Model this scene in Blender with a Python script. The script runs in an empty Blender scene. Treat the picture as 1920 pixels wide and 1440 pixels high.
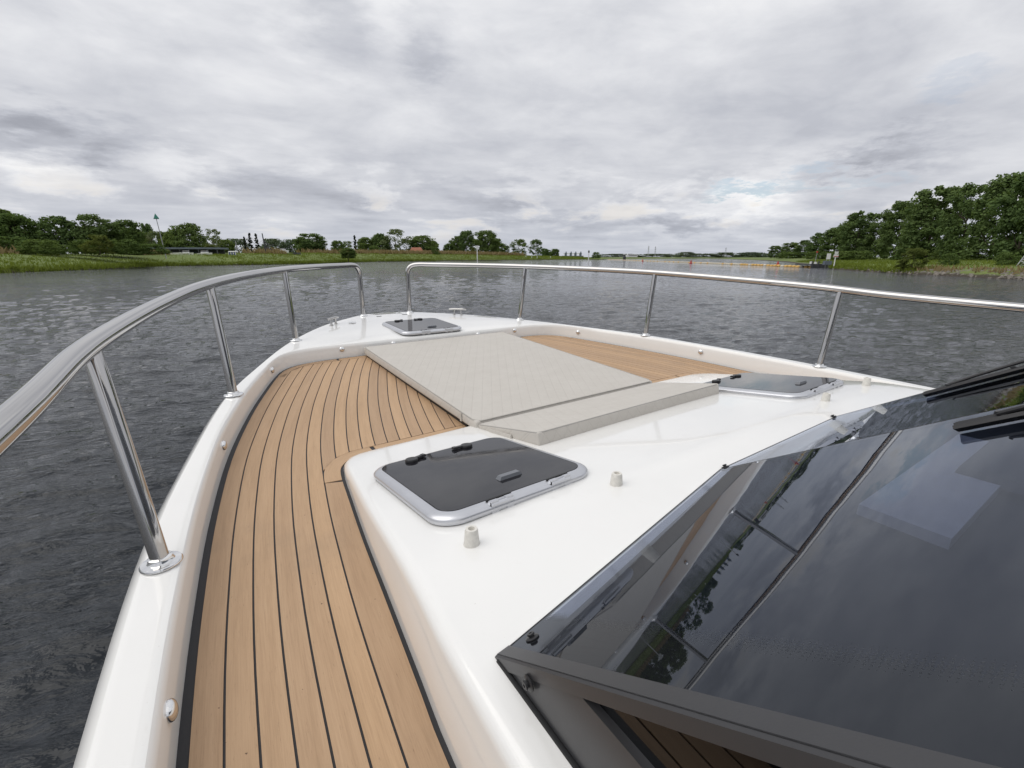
import bpy, math, random
import numpy as np
from mathutils import Vector, Matrix

R = math.radians
random.seed(7)
rng = np.random.default_rng(11)
scene = bpy.context.scene
col = scene.collection

# ------------------------------------------------------------------ camera, light, exposure
H = 2.4                                   # eye height above the water
CAM = Vector((-1.95, 0.0, H))
YAW, PITCH = R(34.9704), R(15.6422)       # turned to starboard of the bow, tipped down
cam_d = bpy.data.cameras.new('camera')
cam_d.sensor_width = 36.0
cam_d.lens = 36.0 * 850.0 / 1920.0
cam_d.clip_start = 0.05
cam_d.clip_end = 9000
cam = bpy.data.objects.new('camera', cam_d)
cam.location = CAM
cam.rotation_euler = (math.pi / 2 - PITCH, 0, -YAW)
col.objects.link(cam)
scene.camera = cam

SUN_EL, SUN_AZ = R(52), R(-72)            # high to port, a little ahead, behind cloud
sun_d = bpy.data.lights.new('sun', 'SUN')
sun_d.energy = 1.25
sun_d.angle = R(60)
sun_d.color = (1.0, 0.96, 0.90)
sun = bpy.data.objects.new('sun', sun_d)
sun.rotation_euler = (math.pi / 2 - SUN_EL, 0, math.pi - SUN_AZ)
sun.location = (0, 0, 60)
col.objects.link(sun)

scene.view_settings.view_transform = 'Standard'
scene.view_settings.look = 'None'
scene.view_settings.exposure = 0.0
scene.view_settings.gamma = 1.0
scene.view_settings.use_curve_mapping = False


class NT:
    """small helper round a node tree"""
    def __init__(self, tree):
        self.t = tree
        self.n = tree.nodes
        self.l = tree.links

    def put(self, sock, v):
        if v is None:
            return
        if hasattr(v, 'is_output'):
            self.l.new(v, sock)
        else:
            if sock.type == 'RGBA' and not hasattr(v, '__len__'):
                v = (v, v, v, 1)
            elif sock.type == 'RGBA' and len(v) == 3:
                v = (*v, 1)
            elif sock.type == 'VECTOR' and not hasattr(v, '__len__'):
                v = (v, v, v)
            sock.default_value = v

    def node(self, kind, **props):
        nd = self.n.new(kind)
        for k, v in props.items():
            setattr(nd, k, v)
        return nd

    def math(self, op, a, b=None, c=None, clamp=False):
        nd = self.node('ShaderNodeMath', operation=op, use_clamp=clamp)
        self.put(nd.inputs[0], a); self.put(nd.inputs[1], b); self.put(nd.inputs[2], c)
        return nd.outputs[0]

    def vmath(self, op, a, b=None, out=0):
        nd = self.node('ShaderNodeVectorMath', operation=op)
        self.put(nd.inputs[0], a); self.put(nd.inputs[1], b)
        return nd.outputs[out]

    def scale(self, a, s):
        nd = self.node('ShaderNodeVectorMath', operation='SCALE')
        self.put(nd.inputs[0], a); self.put(nd.inputs['Scale'], s)
        return nd.outputs[0]

    def noise(self, vec, scale, detail=4, rough=.5, dist=0, out=0):
        nd = self.node('ShaderNodeTexNoise')
        self.put(nd.inputs['Vector'], vec); self.put(nd.inputs['Scale'], scale)
        self.put(nd.inputs['Detail'], detail); self.put(nd.inputs['Roughness'], rough)
        self.put(nd.inputs['Distortion'], dist)
        return nd.outputs[out]

    def step(self, v, a, b, lo=0., hi=1., mode='SMOOTHSTEP'):
        nd = self.node('ShaderNodeMapRange', interpolation_type=mode)
        self.put(nd.inputs[0], v)
        for i, q in enumerate((a, b, lo, hi)):
            self.put(nd.inputs[i + 1], q)
        return nd.outputs[0]

    def mix(self, f, a, b, blend='MIX'):
        nd = self.node('ShaderNodeMix', data_type='RGBA', blend_type=blend)
        self.put(nd.inputs[0], f); self.put(nd.inputs[6], a); self.put(nd.inputs[7], b)
        return nd.outputs[2]

    def sep(self, v):
        nd = self.node('ShaderNodeSeparateXYZ'); self.put(nd.inputs[0], v)
        return nd.outputs

    def comb(self, x, y, z):
        nd = self.node('ShaderNodeCombineXYZ')
        self.put(nd.inputs[0], x); self.put(nd.inputs[1], y); self.put(nd.inputs[2], z)
        return nd.outputs[0]

    def ramp(self, f, stops):
        nd = self.node('ShaderNodeValToRGB')
        while len(nd.color_ramp.elements) < len(stops):
            nd.color_ramp.elements.new(.5)
        for e, (p, c) in zip(nd.color_ramp.elements, stops):
            e.position = p; e.color = (*c, 1)
        self.put(nd.inputs[0], f)
        return nd.outputs[0]


def build_world():
    w = bpy.data.worlds.new('World')
    scene.world = w
    w.use_nodes = True
    g = NT(w.node_tree)
    g.n.clear()
    out = g.node('ShaderNodeOutputWorld')
    bg = g.node('ShaderNodeBackground')
    g.l.new(bg.outputs[0], out.inputs[0])
    bg.inputs[1].default_value = 0.1
    sky = g.node('ShaderNodeTexSky', sky_type='NISHITA')
    sky.sun_disc = False
    sky.sun_elevation = SUN_EL
    sky.sun_rotation = SUN_AZ
    D = g.node('ShaderNodeTexCoord').outputs['Generated']
    sx, sy, sz = g.sep(D)
    z = g.math('MAXIMUM', sz, 0.0)
    # cloud deck seen in perspective
    den = g.math('ADD', z, 0.085)
    px = g.math('DIVIDE', sx, den)
    py = g.math('DIVIDE', sy, den)
    # streets of cloud run across the view
    ca, sa = math.cos(YAW - .25), math.sin(YAW - .25)
    u = g.math('SUBTRACT', g.math('MULTIPLY', px, ca), g.math('MULTIPLY', py, sa))
    v = g.math('ADD', g.math('MULTIPLY', px, sa), g.math('MULTIPLY', py, ca))
    P = g.comb(g.math('MULTIPLY', u, .80), v, 0)
    n1 = g.noise(P, 1.55, 9, .54, .4)
    n2 = g.noise(P, .62, 5, .5, .3)
    n3 = g.noise(P, 6.5, 7, .6, .5)
    s = g.math('ADD', g.math('MULTIPLY', n1, .55), g.math('MULTIPLY', n2, .36))
    s = g.math('ADD', s, g.math('MULTIPLY', n3, .11))
    c2 = g.noise(g.comb(sx, sy, g.math('MULTIPLY', sz, 2.3)), 5.2, 10, .57, .3)
    s = g.math('ADD', g.math('MULTIPLY', s, .62), g.math('MULTIPLY', c2, .38))
    deck = g.step(s, .38, .62, -.5, .5, 'LINEAR')
    # heaped cloud low over the horizon
    Q = g.comb(sx, sy, g.math('MULTIPLY', sz, 3.4))
    c1 = g.noise(Q, 5.5, 10, .58, .25)
    low = g.math('MULTIPLY', g.step(z, .02, .05), g.step(z, .24, .10))
    puff = g.math('MULTIPLY', g.step(c1, .49, .60, -.45, 1.), low)
    val = g.math('ADD', g.math('MULTIPLY', deck, .27), .650)
    val = g.math('ADD', val, g.math('MULTIPLY', puff, .10))
    warm = g.math('MULTIPLY', g.step(c1, .54, .64), g.math('MULTIPLY', g.step(z, .02, .045), g.step(z, .14, .08)))
    # single clouds that stand out: (direction, radius, vertical stretch, change)
    wob = g.vmath('SUBTRACT', g.noise(Q, 9.0, 8, .64, 0, 1), (.5, .5, .5))
    Dp = g.vmath('ADD', D, g.scale(wob, .15))
    spots = [((-.139, .975, .165), .130, 3.0, -.24), ((-.169, .972, .155), .10, 3.0, -.07),
             ((.225, .888, .400), .065, 1.2, -.08), ((.272, .890, .352), .070, 1.1, -.12), ((.405, .846, .365), .070, 1.1, -.07),
             ((.412, .845, .335), .055, 1.3, -.11), ((.205, .902, .378), .07, 1., .12), ((.348, .87, .385), .05, 1., .10),
             ((.932, .312, .158), .13, 4.5, -.15), ((.915, .33, .150), .08, 4.5, -.08), ((.763, .643, .068), .24, 7., -.12),
             ((.52, .80, .10), .35, 8., -.07), ((.30, .92, .115), .3, 8., -.06),
             ((.014, .989, .150), .085, 2.6, .17), ((-.168, .978, .128), .11, 3.2, .12), ((.10, .99, .125), .10, 5, -.05),
             ((.866, .492, .092), .10, 2.7, .34), ((.80, .58, .088), .10, 3.4, .10), ((.80, .59, .065), .12, 8., -.10),
             ((.778, .626, .040), .075, 4., .15), ((.842, .538, .040), .07, 4., .16), ((.892, .450, .042), .08, 4., .15)]
    for d, r, k, a in spots:
        d = Vector(d).normalized()
        df = g.vmath('SUBTRACT', Dp, tuple(d))
        df = g.vmath('MULTIPLY', df, (1, 1, k))
        ln = g.vmath('LENGTH', df, None, 1)
        val = g.math('ADD', val, g.step(ln, r * .15, r * 1.3, a * .85, 0.))
    # overcast grows lighter towards the zenith
    val = g.math('MULTIPLY', val, g.step(z, .0, 1.0, .97, 1.36, 'LINEAR'))
    val = g.math('MULTIPLY', val, g.step(z, .0, .035, .93, 1.0))
    c = g.ramp(val, [(0.0, (.04, .045, .055)), (.35, (.325, .338, .385)), (.55, (.528, .545, .600)), (.78, (.755, .765, .80)), (1.0, (.98, .98, .985))])
    c = g.mix(g.math('MULTIPLY', warm, .55), c, (.86, .80, .72))
    hz = g.step(z, 0, .13, .45, 0.)
    c = g.mix(hz, c, (.545, .58, .655))
    c = g.scale(c, 10.0)
    # thin places where the blue shows
    blue = 0.0
    for d, r, k, a in [((.866, .487, .112), .10, 8., .62), ((.939, .244, .243), .06, 3.5, .18), ((.89, .40, .125), .09, 9, .3), ((.91, .30, .118), .09, 9, .2)]:
        df = g.vmath('MULTIPLY', g.vmath('SUBTRACT', Dp, tuple(Vector(d).normalized())), (1, 1, k))
        blue = g.math('MAXIMUM', blue, g.step(g.vmath('LENGTH', df, None, 1), r * .2, r * 1.1, a, 0.))
    final = g.mix(blue, c, g.scale(sky.outputs[0], 1.15))
    g.l.new(final, bg.inputs[0])


build_world()

# ------------------------------------------------------------------ materials
MATS = {}


def mat(name):
    m = bpy.data.materials.new(name)
    m.use_nodes = True
    g = NT(m.node_tree)
    g.n.clear()
    out = g.node('ShaderNodeOutputMaterial')
    MATS[name] = m
    return m, g, out


def principled(g, out, color, rough=.5, metal=0., bump=None, bstr=.2, bdist=.01, **kw):
    b = g.node('ShaderNodeBsdfPrincipled')
    g.put(b.inputs['Base Color'], color)
    g.put(b.inputs['Roughness'], rough)
    g.put(b.inputs['Metallic'], metal)
    for k, v in kw.items():
        g.put(b.inputs[k], v)
    if bump is not None:
        bn = g.node('ShaderNodeBump')
        g.put(bn.inputs['Strength'], bstr); g.put(bn.inputs['Distance'], bdist); g.put(bn.inputs['Height'], bump)
        g.l.new(bn.outputs[0], b.inputs['Normal'])
    g.l.new(b.outputs[0], out.inputs[0])
    return b


def plain(name, color, rough=.5, metal=0., var=.0, scale=8., bumpscale=0., bstr=.1, **kw):
    m, g, out = mat(name)
    pos = g.node('ShaderNodeTexCoord').outputs['Object']
    c = color
    if var:
        n = g.noise(pos, scale, 5, .6)
        c = g.mix(g.step(n, .3, .7), tuple(x * (1 - var) for x in color), tuple(min(1, x * (1 + var)) for x in color))
    bump = g.noise(pos, bumpscale, 3) if bumpscale else None
    principled(g, out, c, rough, metal, bump, bstr, .004, **kw)
    return m


def make_gelcoat(name, color):
    m, g, out = mat(name)
    geo = g.node('ShaderNodeNewGeometry')
    pos = geo.outputs['Position']
    n = g.noise(pos, 1.3, 4, .6)
    c = g.mix(g.step(n, .35, .7), color, tuple(x * .965 for x in color))
    # faint water marks and dust
    st = g.noise(g.vmath('MULTIPLY', pos, (9, 4, 9)), 2.0, 7, .7)
    c = g.mix(g.step(st, .60, .80, 0, .16), c, (.60, .57, .52))
    spk = g.noise(pos, 160, 2, .5)
    c = g.mix(g.step(spk, .76, .80, 0, .35), c, (.42, .38, .33))
    r = g.step(g.noise(pos, 6, 5, .6), .3, .7, .08, .16)
    wav = g.noise(pos, 2.2, 2, .4)
    principled(g, out, c, r, 0., wav, .05, .02, **{'Coat Weight': .5, 'Coat Roughness': .025})
    return m


make_gelcoat('gelcoat', (.865, .86, .84))


def make_teak():
    m, g, out = mat('teak')
    uv = g.node('ShaderNodeTexCoord').outputs['UV']
    rnd = g.node('ShaderNodeObjectInfo').outputs['Random']
    off = g.vmath('ADD', uv, g.comb(g.math('MULTIPLY', rnd, 31.), g.math('MULTIPLY', rnd, 17.), 0))
    fine = g.noise(g.vmath('MULTIPLY', off, (230, 7, 1)), 1., 5, .65)
    broad = g.noise(g.vmath('MULTIPLY', off, (28, 1.3, 1)), 1., 4, .6)
    c = g.ramp(g.math('ADD', g.math('MULTIPLY', fine, .55), g.math('MULTIPLY', broad, .45)),
               [(.25, (.355, .228, .132)), (.5, (.475, .318, .194)), (.75, (.555, .385, .245))])
    c = g.mix(1., c, g.mix(rnd, (.90, .90, .92), (1.07, 1.06, 1.03)), 'MULTIPLY')
    # dark pores along the grain and a little grime
    pore = g.noise(g.vmath('MULTIPLY', off, (330, 22, 1)), 1., 4, .7)
    pl_ = g.noise(g.vmath('MULTIPLY', off, (190, 9, 1)), 1., 5, .75)
    c = g.mix(g.step(pl_, .60, .72, 0, .45), c, (.20, .125, .075))
    c = g.mix(g.step(pore, .63, .72, 0, .62), c, (.13, .075, .04))
    geo = g.node('ShaderNodeNewGeometry').outputs['Position']
    stain = g.noise(geo, 2.1, 6, .65)
    c = g.mix(g.step(stain, .55, .75, 0, .28), c, (.30, .215, .145))
    fleck = g.noise(geo, 75, 2, .5)
    c = g.mix(g.step(fleck, .775, .79, 0, .85), c, (.09, .05, .03))
    principled(g, out, c, g.step(fine, .3, .7, .5, .66), 0., g.math('ADD', fine, pore), .16, .0025, **{'Specular IOR Level': .35})
    return m


make_teak()
plain('caulk', (.022, .022, .025), .55, bumpscale=40)
plain('stainless', (.52, .51, .50), .05, 1., bumpscale=30, bstr=.01)
plain('chrome', (.80, .80, .80), .06, 1.)
m_, g_, o_ = mat('satin_aluminium')
ps = g_.node('ShaderNodeTexCoord').outputs['Object']
principled(g_, o_, g_.mix(g_.noise(ps, 14, 4), (.56, .57, .60), (.66, .67, .70)), .33, .85)
plain('black_plastic', (.018, .018, .02), .38, bumpscale=90, bstr=.05)
plain('black_rubber', (.012, .012, .013), .55)
plain('dark_aluminium', (.040, .040, .043), .32, .0, var=.06, scale=6, bumpscale=300, bstr=.03)
plain('grey_plastic', (.16, .17, .19), .4)
plain('cream_rubber', (.70, .68, .63), .55, var=.08, scale=60)
plain('white_paint', (.78, .78, .77), .4, var=.05, scale=3)
plain('galvanised', (.36, .37, .38), .5, .3, var=.12, scale=4)
plain('dark_steel', (.05, .052, .056), .5, var=.2, scale=3)
plain('green_paint', (.015, .17, .12), .45, var=.1, scale=3)
plain('red_paint', (.42, .03, .025), .45, var=.15, scale=3)
plain('yellow_paint', (.66, .40, .10), .5, var=.25, scale=2)
plain('pale_float', (.62, .55, .42), .55, var=.25, scale=2)
plain('roof_tile', (.30, .115, .07), .8, var=.2, scale=2)
plain('brick_wall', (.26, .19, .15), .85, var=.2, scale=2)
plain('blue_grey_steel', (.13, .155, .19), .5, var=.15, scale=.6)
plain('tarp_blue', (.07, .09, .22), .6, var=.1)
plain('bark', (.085, .068, .05), .9, var=.3, scale=3, bumpscale=8, bstr=.6)
plain('stone', (.21, .19, .165), .9, var=.35, scale=1.4, bumpscale=5, bstr=.6)
plain('interior_grey', (.44, .45, .48), .6, var=.05)
plain('interior_dark', (.03, .032, .036), .6)
plain('window_dark', (.02, .024, .03), .08)


def make_cushion():
    m, g, out = mat('cushion')
    pos = g.node('ShaderNodeTexCoord').outputs['Object']
    x, y, z = g.sep(pos)
    def line(ax, ay, az, pitch):
        s = g.math('ADD', g.math('ADD', g.math('MULTIPLY', x, ax), g.math('MULTIPLY', y, ay)), g.math('MULTIPLY', z, az))
        f = g.math('FRACT', g.math('DIVIDE', s, pitch))
        return g.math('ABSOLUTE', g.math('SUBTRACT', f, .5))       # 0.5 on the seam
    a = line(.86, .51, .51, .062)
    b = line(.86, -.51, -.51, .062)
    c3 = line(.92, 0, .55, .078)
    seam = g.math('MAXIMUM', a, b)
    h = g.math('MINIMUM', g.step(a, .43, .5, 1, 0), g.step(b, .43, .5, 1, 0))
    wr = g.noise(g.vmath('MULTIPLY', pos, (3, 5, 3)), 2.2, 5, .55)
    weave = g.noise(pos, 520, 2, .5)
    h = g.math('ADD', g.math('MULTIPLY', h, .26), g.math('MULTIPLY', wr, .6))
    h = g.math('ADD', h, g.math('MULTIPLY', weave, .06))
    col_ = g.mix(g.step(wr, .3, .7), (.535, .507, .465), (.56, .532, .490))
    col_ = g.mix(g.step(seam, .462, .495, 0, .12), col_, (.25, .235, .21))
    d = g.noise(pos, 7, 6, .7)
    col_ = g.mix(g.step(d, .58, .75, 0, .10), col_, (.33, .295, .25))
    principled(g, out, col_, .62, 0., h, .38, .010, **{'Specular IOR Level': .35})


make_cushion()
plain('cushion_welt', (.40, .385, .36), .6)


def make_glass(name, tint, base=(.010, .011, .013), border=False):
    """tinted safety glass: mirror at a glance, a little of the inside showing through"""
    m, g, out = mat(name)
    pos = g.node('ShaderNodeNewGeometry').outputs['Position']
    gl = g.node('ShaderNodeBsdfGlossy'); g.put(gl.inputs['Color'], (.86, .91, 1.)); g.put(gl.inputs['Roughness'], .012)
    df = g.node('ShaderNodeBsdfDiffuse'); g.put(df.inputs['Color'], base)
    tr = g.node('ShaderNodeBsdfTransparent'); g.put(tr.inputs['Color'], tint)
    body = g.node('ShaderNodeMixShader')
    fac = .06
    if border:
        # printed black border along the outer edge that breaks up into dots
        x, y, z = g.sep(pos)
        ax = g.math('ABSOLUTE', x)
        dots = g.math('MULTIPLY', g.math('SINE', g.math('MULTIPLY', g.math('ADD', x, y), 520.)), g.math('SINE', g.math('MULTIPLY', g.math('SUBTRACT', x, y), 520.)))
        edge = g.step(ax, 1.385, 1.440, -1., 1., 'LINEAR')
        fac = g.step(g.math('ADD', edge, g.math('MULTIPLY', dots, .8)), -.12, .12, .06, 1.)
    g.put(body.inputs[0], fac)
    g.l.new(tr.outputs[0], body.inputs[1]); g.l.new(df.outputs[0], body.inputs[2])
    fr = g.node('ShaderNodeFresnel'); fr.inputs[0].default_value = 1.52
    wav = g.noise(pos, 3.0, 2, .4)
    bn = g.node('ShaderNodeBump'); g.put(bn.inputs['Strength'], .06); g.put(bn.inputs['Distance'], .006); g.put(bn.inputs['Height'], wav)
    g.l.new(bn.outputs[0], gl.inputs['Normal']); g.l.new(bn.outputs[0], fr.inputs['Normal'])
    # only the outer face mirrors; light leaving through the back of the pane passes
    bf = g.node('ShaderNodeNewGeometry').outputs['Backfacing']
    ff = g.math('MULTIPLY', fr.outputs[0], g.math('SUBTRACT', 1., bf))
    mx = g.node('ShaderNodeMixShader')
    g.l.new(ff, mx.inputs[0]); g.l.new(body.outputs[0], mx.inputs[1]); g.l.new(gl.outputs[0], mx.inputs[2])
    g.l.new(mx.outputs[0], out.inputs[0])
    return m


make_glass('windscreen_glass', (.62, .65, .72), border=True)
make_glass('side_glass', (.04, .04, .045), (.014, .013, .012))
m_, g_, o_ = mat('hatch_acrylic')
ps = g_.node('ShaderNodeTexCoord').outputs['Object']
dust = g_.noise(g_.vmath('MULTIPLY', ps, (2, 9, 2)), 6, 7, .7)
principled(g_, o_, g_.mix(g_.step(dust, .45, .75), (.008, .008, .011), (.022, .021, .025)), g_.step(dust, .4, .7, .03, .09), 0., **{'IOR': 1.49})


def make_leaf(name, c0, c1, trans=.35):
    m, g, out = mat(name)
    rnd = g.node('ShaderNodeNewGeometry').outputs['Random Per Island']
    ob = g.node('ShaderNodeObjectInfo').outputs['Random']
    pos = g.node('ShaderNodeTexCoord').outputs['Object']
    cl = g.noise(pos, 5.5, 2, .5)
    f = g.math('ADD', g.math('MULTIPLY', rnd, .45), g.math('MULTIPLY', g.step(cl, .25, .75, 0, 1, 'LINEAR'), .55))
    c = g.mix(f, c0, c1)
    c = g.mix(1., c, g.mix(ob, (.86, .90, .90), (1.12, 1.06, 1.0)), 'MULTIPLY')
    d = g.node('ShaderNodeBsdfDiffuse'); g.put(d.inputs['Color'], c)
    t = g.node('ShaderNodeBsdfTranslucent'); g.put(t.inputs['Color'], g.mix(1., c, (1.15, 1.15, .7), 'MULTIPLY'))
    s = g.node('ShaderNodeMixShader'); g.put(s.inputs[0], trans)
    g.l.new(d.outputs[0], s.inputs[1]); g.l.new(t.outputs[0], s.inputs[2])
    g.l.new(s.outputs[0], out.inputs[0])
    return m


make_leaf('leaf_dark', (.055, .092, .038), (.200, .275, .105))
make_leaf('leaf_mid', (.075, .118, .040), (.180, .245, .085))
make_leaf('leaf_pale', (.125, .155, .080), (.235, .275, .140))
make_leaf('leaf_brown', (.100, .100, .062), (.175, .165, .105))
make_leaf('leaf_conifer', (.016, .030, .020), (.035, .055, .032), .15)
make_leaf('leaf_far', (.085, .115, .080), (.145, .185, .125))
make_leaf('leaf_yellow_green', (.085, .110, .030), (.150, .180, .060))
make_leaf('grass_blade', (.095, .135, .024), (.200, .250, .055), .3)
make_leaf('reed_blade', (.20, .155, .085), (.34, .27, .165), .3)


def make_ground(name, ca, cb, cc):
    m, g, out = mat(name)
    pos = g.node('ShaderNodeNewGeometry').outputs['Position']
    n = g.noise(pos, .11, 6, .6); n2 = g.noise(pos, 1.7, 5, .65)
    c = g.mix(g.step(n, .35, .65), ca, cb)
    c = g.mix(g.step(n2, .45, .75, 0, .7), c, cc)
    z = g.sep(pos)[2]
    # bare mud at the water's edge
    c = g.mix(g.step(g.math('ADD', z, g.math('MULTIPLY', n2, .5)), .45, .75), (.052, .042, .030), c)
    principled(g, out, c, .95, 0., n2, .6, .25)


make_ground('meadow', (.105, .150, .030), (.150, .195, .045), (.120, .135, .050))


def make_water():
    m, g, out = mat('river_water')
    pos = g.node('ShaderNodeNewGeometry').outputs['Position']
    wind = g.vmath('MULTIPLY', pos, (1, 1, 0))
    ca, sa = math.cos(R(-20)), math.sin(R(-20))
    x, y, z = g.sep(wind)
    u = g.math('ADD', g.math('MULTIPLY', x, ca), g.math('MULTIPLY', y, sa))
    v = g.math('SUBTRACT', g.math('MULTIPLY', y, ca), g.math('MULTIPLY', x, sa))
    W = g.comb(g.math('MULTIPLY', u, .42), v, 0)
    n0 = g.noise(W, 17.0, 3, .5, .4)
    n1 = g.noise(W, 8.5, 4, .55, .6)
    n2 = g.noise(W, 3.0, 4, .52, .5)
    n3 = g.noise(W, .55, 3, .5, .3)
    gust = g.step(g.noise(wind, .045, 3, .5), .35, .65, .65, 1.15)
    h = g.math('ADD', g.math('MULTIPLY', n1, .052), g.math('MULTIPLY', n2, .070))
    h = g.math('ADD', h, g.math('MULTIPLY', n3, .03))
    h = g.math('ADD', h, g.math('MULTIPLY', n0, .016))
    h = g.math('MULTIPLY', h, gust)
    principled(g, out, (.009, .0125, .017), .05, 0., h, 1.0, 1.0, **{'IOR': 1.333})
    bn = [n for n in g.n if n.type == 'BUMP'][0]
    bn.inputs['Strength'].default_value = 1.0


make_water()

# ------------------------------------------------------------------ mesh helpers


def tag(o, label=None, cat=None, group=None, kind=None):
    if label: o['label'] = label
    if cat: o['category'] = cat
    if group: o['group'] = group
    if kind: o['kind'] = kind
    return o


def new_mesh(name, verts, faces, mats, smooth=False, uvs=None, fmat=None, sharp=None):
    me = bpy.data.meshes.new(name)
    me.from_pydata([tuple(map(float, v)) for v in verts], [], faces)
    for m in (mats if isinstance(mats, (list, tuple)) else [mats]):
        me.materials.append(MATS[m])
    if fmat is not None:
        me.polygons.foreach_set('material_index', fmat)
    if uvs is not None:
        lay = me.uv_layers.new(name='UVMap')
        li = np.empty(len(me.loops), dtype=np.int32)
        me.loops.foreach_get('vertex_index', li)
        lay.data.foreach_set('uv', np.asarray(uvs, dtype=np.float32)[li].ravel())
    me.update()
    if smooth:
        me.shade_smooth()
        if sharp:
            me.set_sharp_from_angle(angle=R(sharp))
    return me


def obj(name, me, parent=None, loc=(0, 0, 0), rot=(0, 0, 0), scale=(1, 1, 1)):
    o = bpy.data.objects.new(name, me)
    o.location = loc; o.rotation_euler = rot; o.scale = scale
    if parent is not None:
        o.parent = parent
    col.objects.link(o)
    return o


def empty(name, loc=(0, 0, 0), rot=(0, 0, 0), parent=None):
    return obj(name, None, parent, loc, rot)


class MB:
    """collects simple solids into one mesh"""
    def __init__(self):
        self.v = []; self.f = []; self.m = []; self.cur = 0

    def add(self, v, f):
        o = len(self.v)
        self.v += [tuple(p) for p in v]
        self.f += [tuple(i + o for i in q) for q in f]
        self.m += [self.cur] * len(f)
        return self

    def box(self, c, s, rz=0., taper=1., rx=0.):
        hx, hy, hz = s[0] / 2, s[1] / 2, s[2] / 2
        p = []
        for z, t in ((-hz, 1.), (hz, taper)):
            for x, y in ((-hx, -hy), (hx, -hy), (hx, hy), (-hx, hy)):
                p.append(Vector((x * t, y * t, z)))
        Mx = Matrix.Rotation(rz, 3, 'Z') @ Matrix.Rotation(rx, 3, 'X')
        p = [Mx @ q + Vector(c) for q in p]
        return self.add(p, [(3, 2, 1, 0), (4, 5, 6, 7), (0, 1, 5, 4), (1, 2, 6, 5), (2, 3, 7, 6), (3, 0, 4, 7)])

    def tube(self, pts, r, n=12, cap=True):
        v, f = sweep(pts, r, n, cap)
        return self.add(v, f)

    def lathe(self, c, prof, n=20, axis=None):
        q = Vector((0, 0, 1)).rotation_difference(Vector(axis).normalized()).to_matrix() if axis is not None else Matrix.Identity(3)
        v = []; f = []
        for r, z in prof:
            for k in range(n):
                a = 2 * math.pi * k / n
                v.append(q @ Vector((r * math.cos(a), r * math.sin(a), z)) + Vector(c))
        for i in range(len(prof) - 1):
            for k in range(n):
                a, b = i * n + k, i * n + (k + 1) % n
                f.append((a, b, b + n, a + n))
        if prof[0][0] > 1e-5: f.append(tuple(reversed(range(n))))
        if prof[-1][0] > 1e-5: f.append(tuple(range((len(prof) - 1) * n, len(prof) * n)))
        return self.add(v, f)

    def mesh(self, name, mats, smooth=False, sharp=35):
        return new_mesh(name, self.v, self.f, mats, smooth, None, self.m, sharp if smooth else None)


def sweep(pts, r, n=12, cap=True):
    P = [Vector(p) for p in pts]
    rs = r if hasattr(r, '__len__') else [r] * len(P)
    v = []; f = []
    t0 = (P[1] - P[0]).normalized()
    up = Vector((0, 0, 1)) if abs(t0.z) < .9 else Vector((1, 0, 0))
    nrm = (up - t0 * up.dot(t0)).normalized()
    for i, p in enumerate(P):
        t = (P[min(i + 1, len(P) - 1)] - P[max(i - 1, 0)]).normalized()
        nrm = (nrm - t * nrm.dot(t)).normalized()
        b = t.cross(nrm)
        for k in range(n):
            a = 2 * math.pi * k / n
            v.append(p + (nrm * math.cos(a) + b * math.sin(a)) * rs[i])
    for i in range(len(P) - 1):
        for k in range(n):
            a, b2 = i * n + k, i * n + (k + 1) % n
            f.append((a, b2, b2 + n, a + n))
    if cap:
        f.append(tuple(reversed(range(n)))); f.append(tuple(range((len(P) - 1) * n, len(P) * n)))
    return v, f


def spline(pts, per=10):
    """Catmull-Rom through the points"""
    P = [np.array(p, float) for p in pts]
    P = [2 * P[0] - P[1]] + P + [2 * P[-1] - P[-2]]
    out = []
    for i in range(1, len(P) - 2):
        for k in range(per):
            t = k / per
            a, b, c, d = P[i - 1:i + 3]
            out.append(.5 * ((2 * b) + (c - a) * t + (2 * a - 5 * b + 4 * c - d) * t * t + (3 * b - a - 3 * c + d) * t ** 3))
    out.append(P[-2])
    return np.array(out)


def resample(P, n):
    P = np.asarray(P, float)
    d = np.r_[0, np.cumsum(np.linalg.norm(np.diff(P, axis=0), axis=1))]
    s = np.linspace(0, d[-1], n)
    return np.stack([np.interp(s, d, P[:, k]) for k in range(P.shape[1])], 1)


def offset_path(P, d):
    """offset to the right-hand side of the running direction (2-D)"""
    P = np.asarray(P, float)
    t = np.gradient(P, axis=0)
    t /= np.linalg.norm(t, axis=1)[:, None]
    return P + np.stack([t[:, 1], -t[:, 0]], 1) * d


# ------------------------------------------------------------------ the boat: lines in boat metres (x starboard, y forward, z from eye height)
def zg(y): return np.interp(y, [-4, -2, 0, 1.5, 3, 4.4, 5.46, 6], [-1.10, -1.02, -.925, -.854, -.778, -.722, -.678, -.655])
def zt(y): return -.98 + .058 * (np.asarray(y, float) - 1.9)
def zr(y):
    y = np.asarray(y, float)
    a = -.767 - .14 * (y - .93)
    # soft knee where the roof starts to fall away
    return np.where(y < .83, -.767, np.where(y > 1.03, a, -.767 - .14 * (y - .83) ** 2 / .4))


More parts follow.
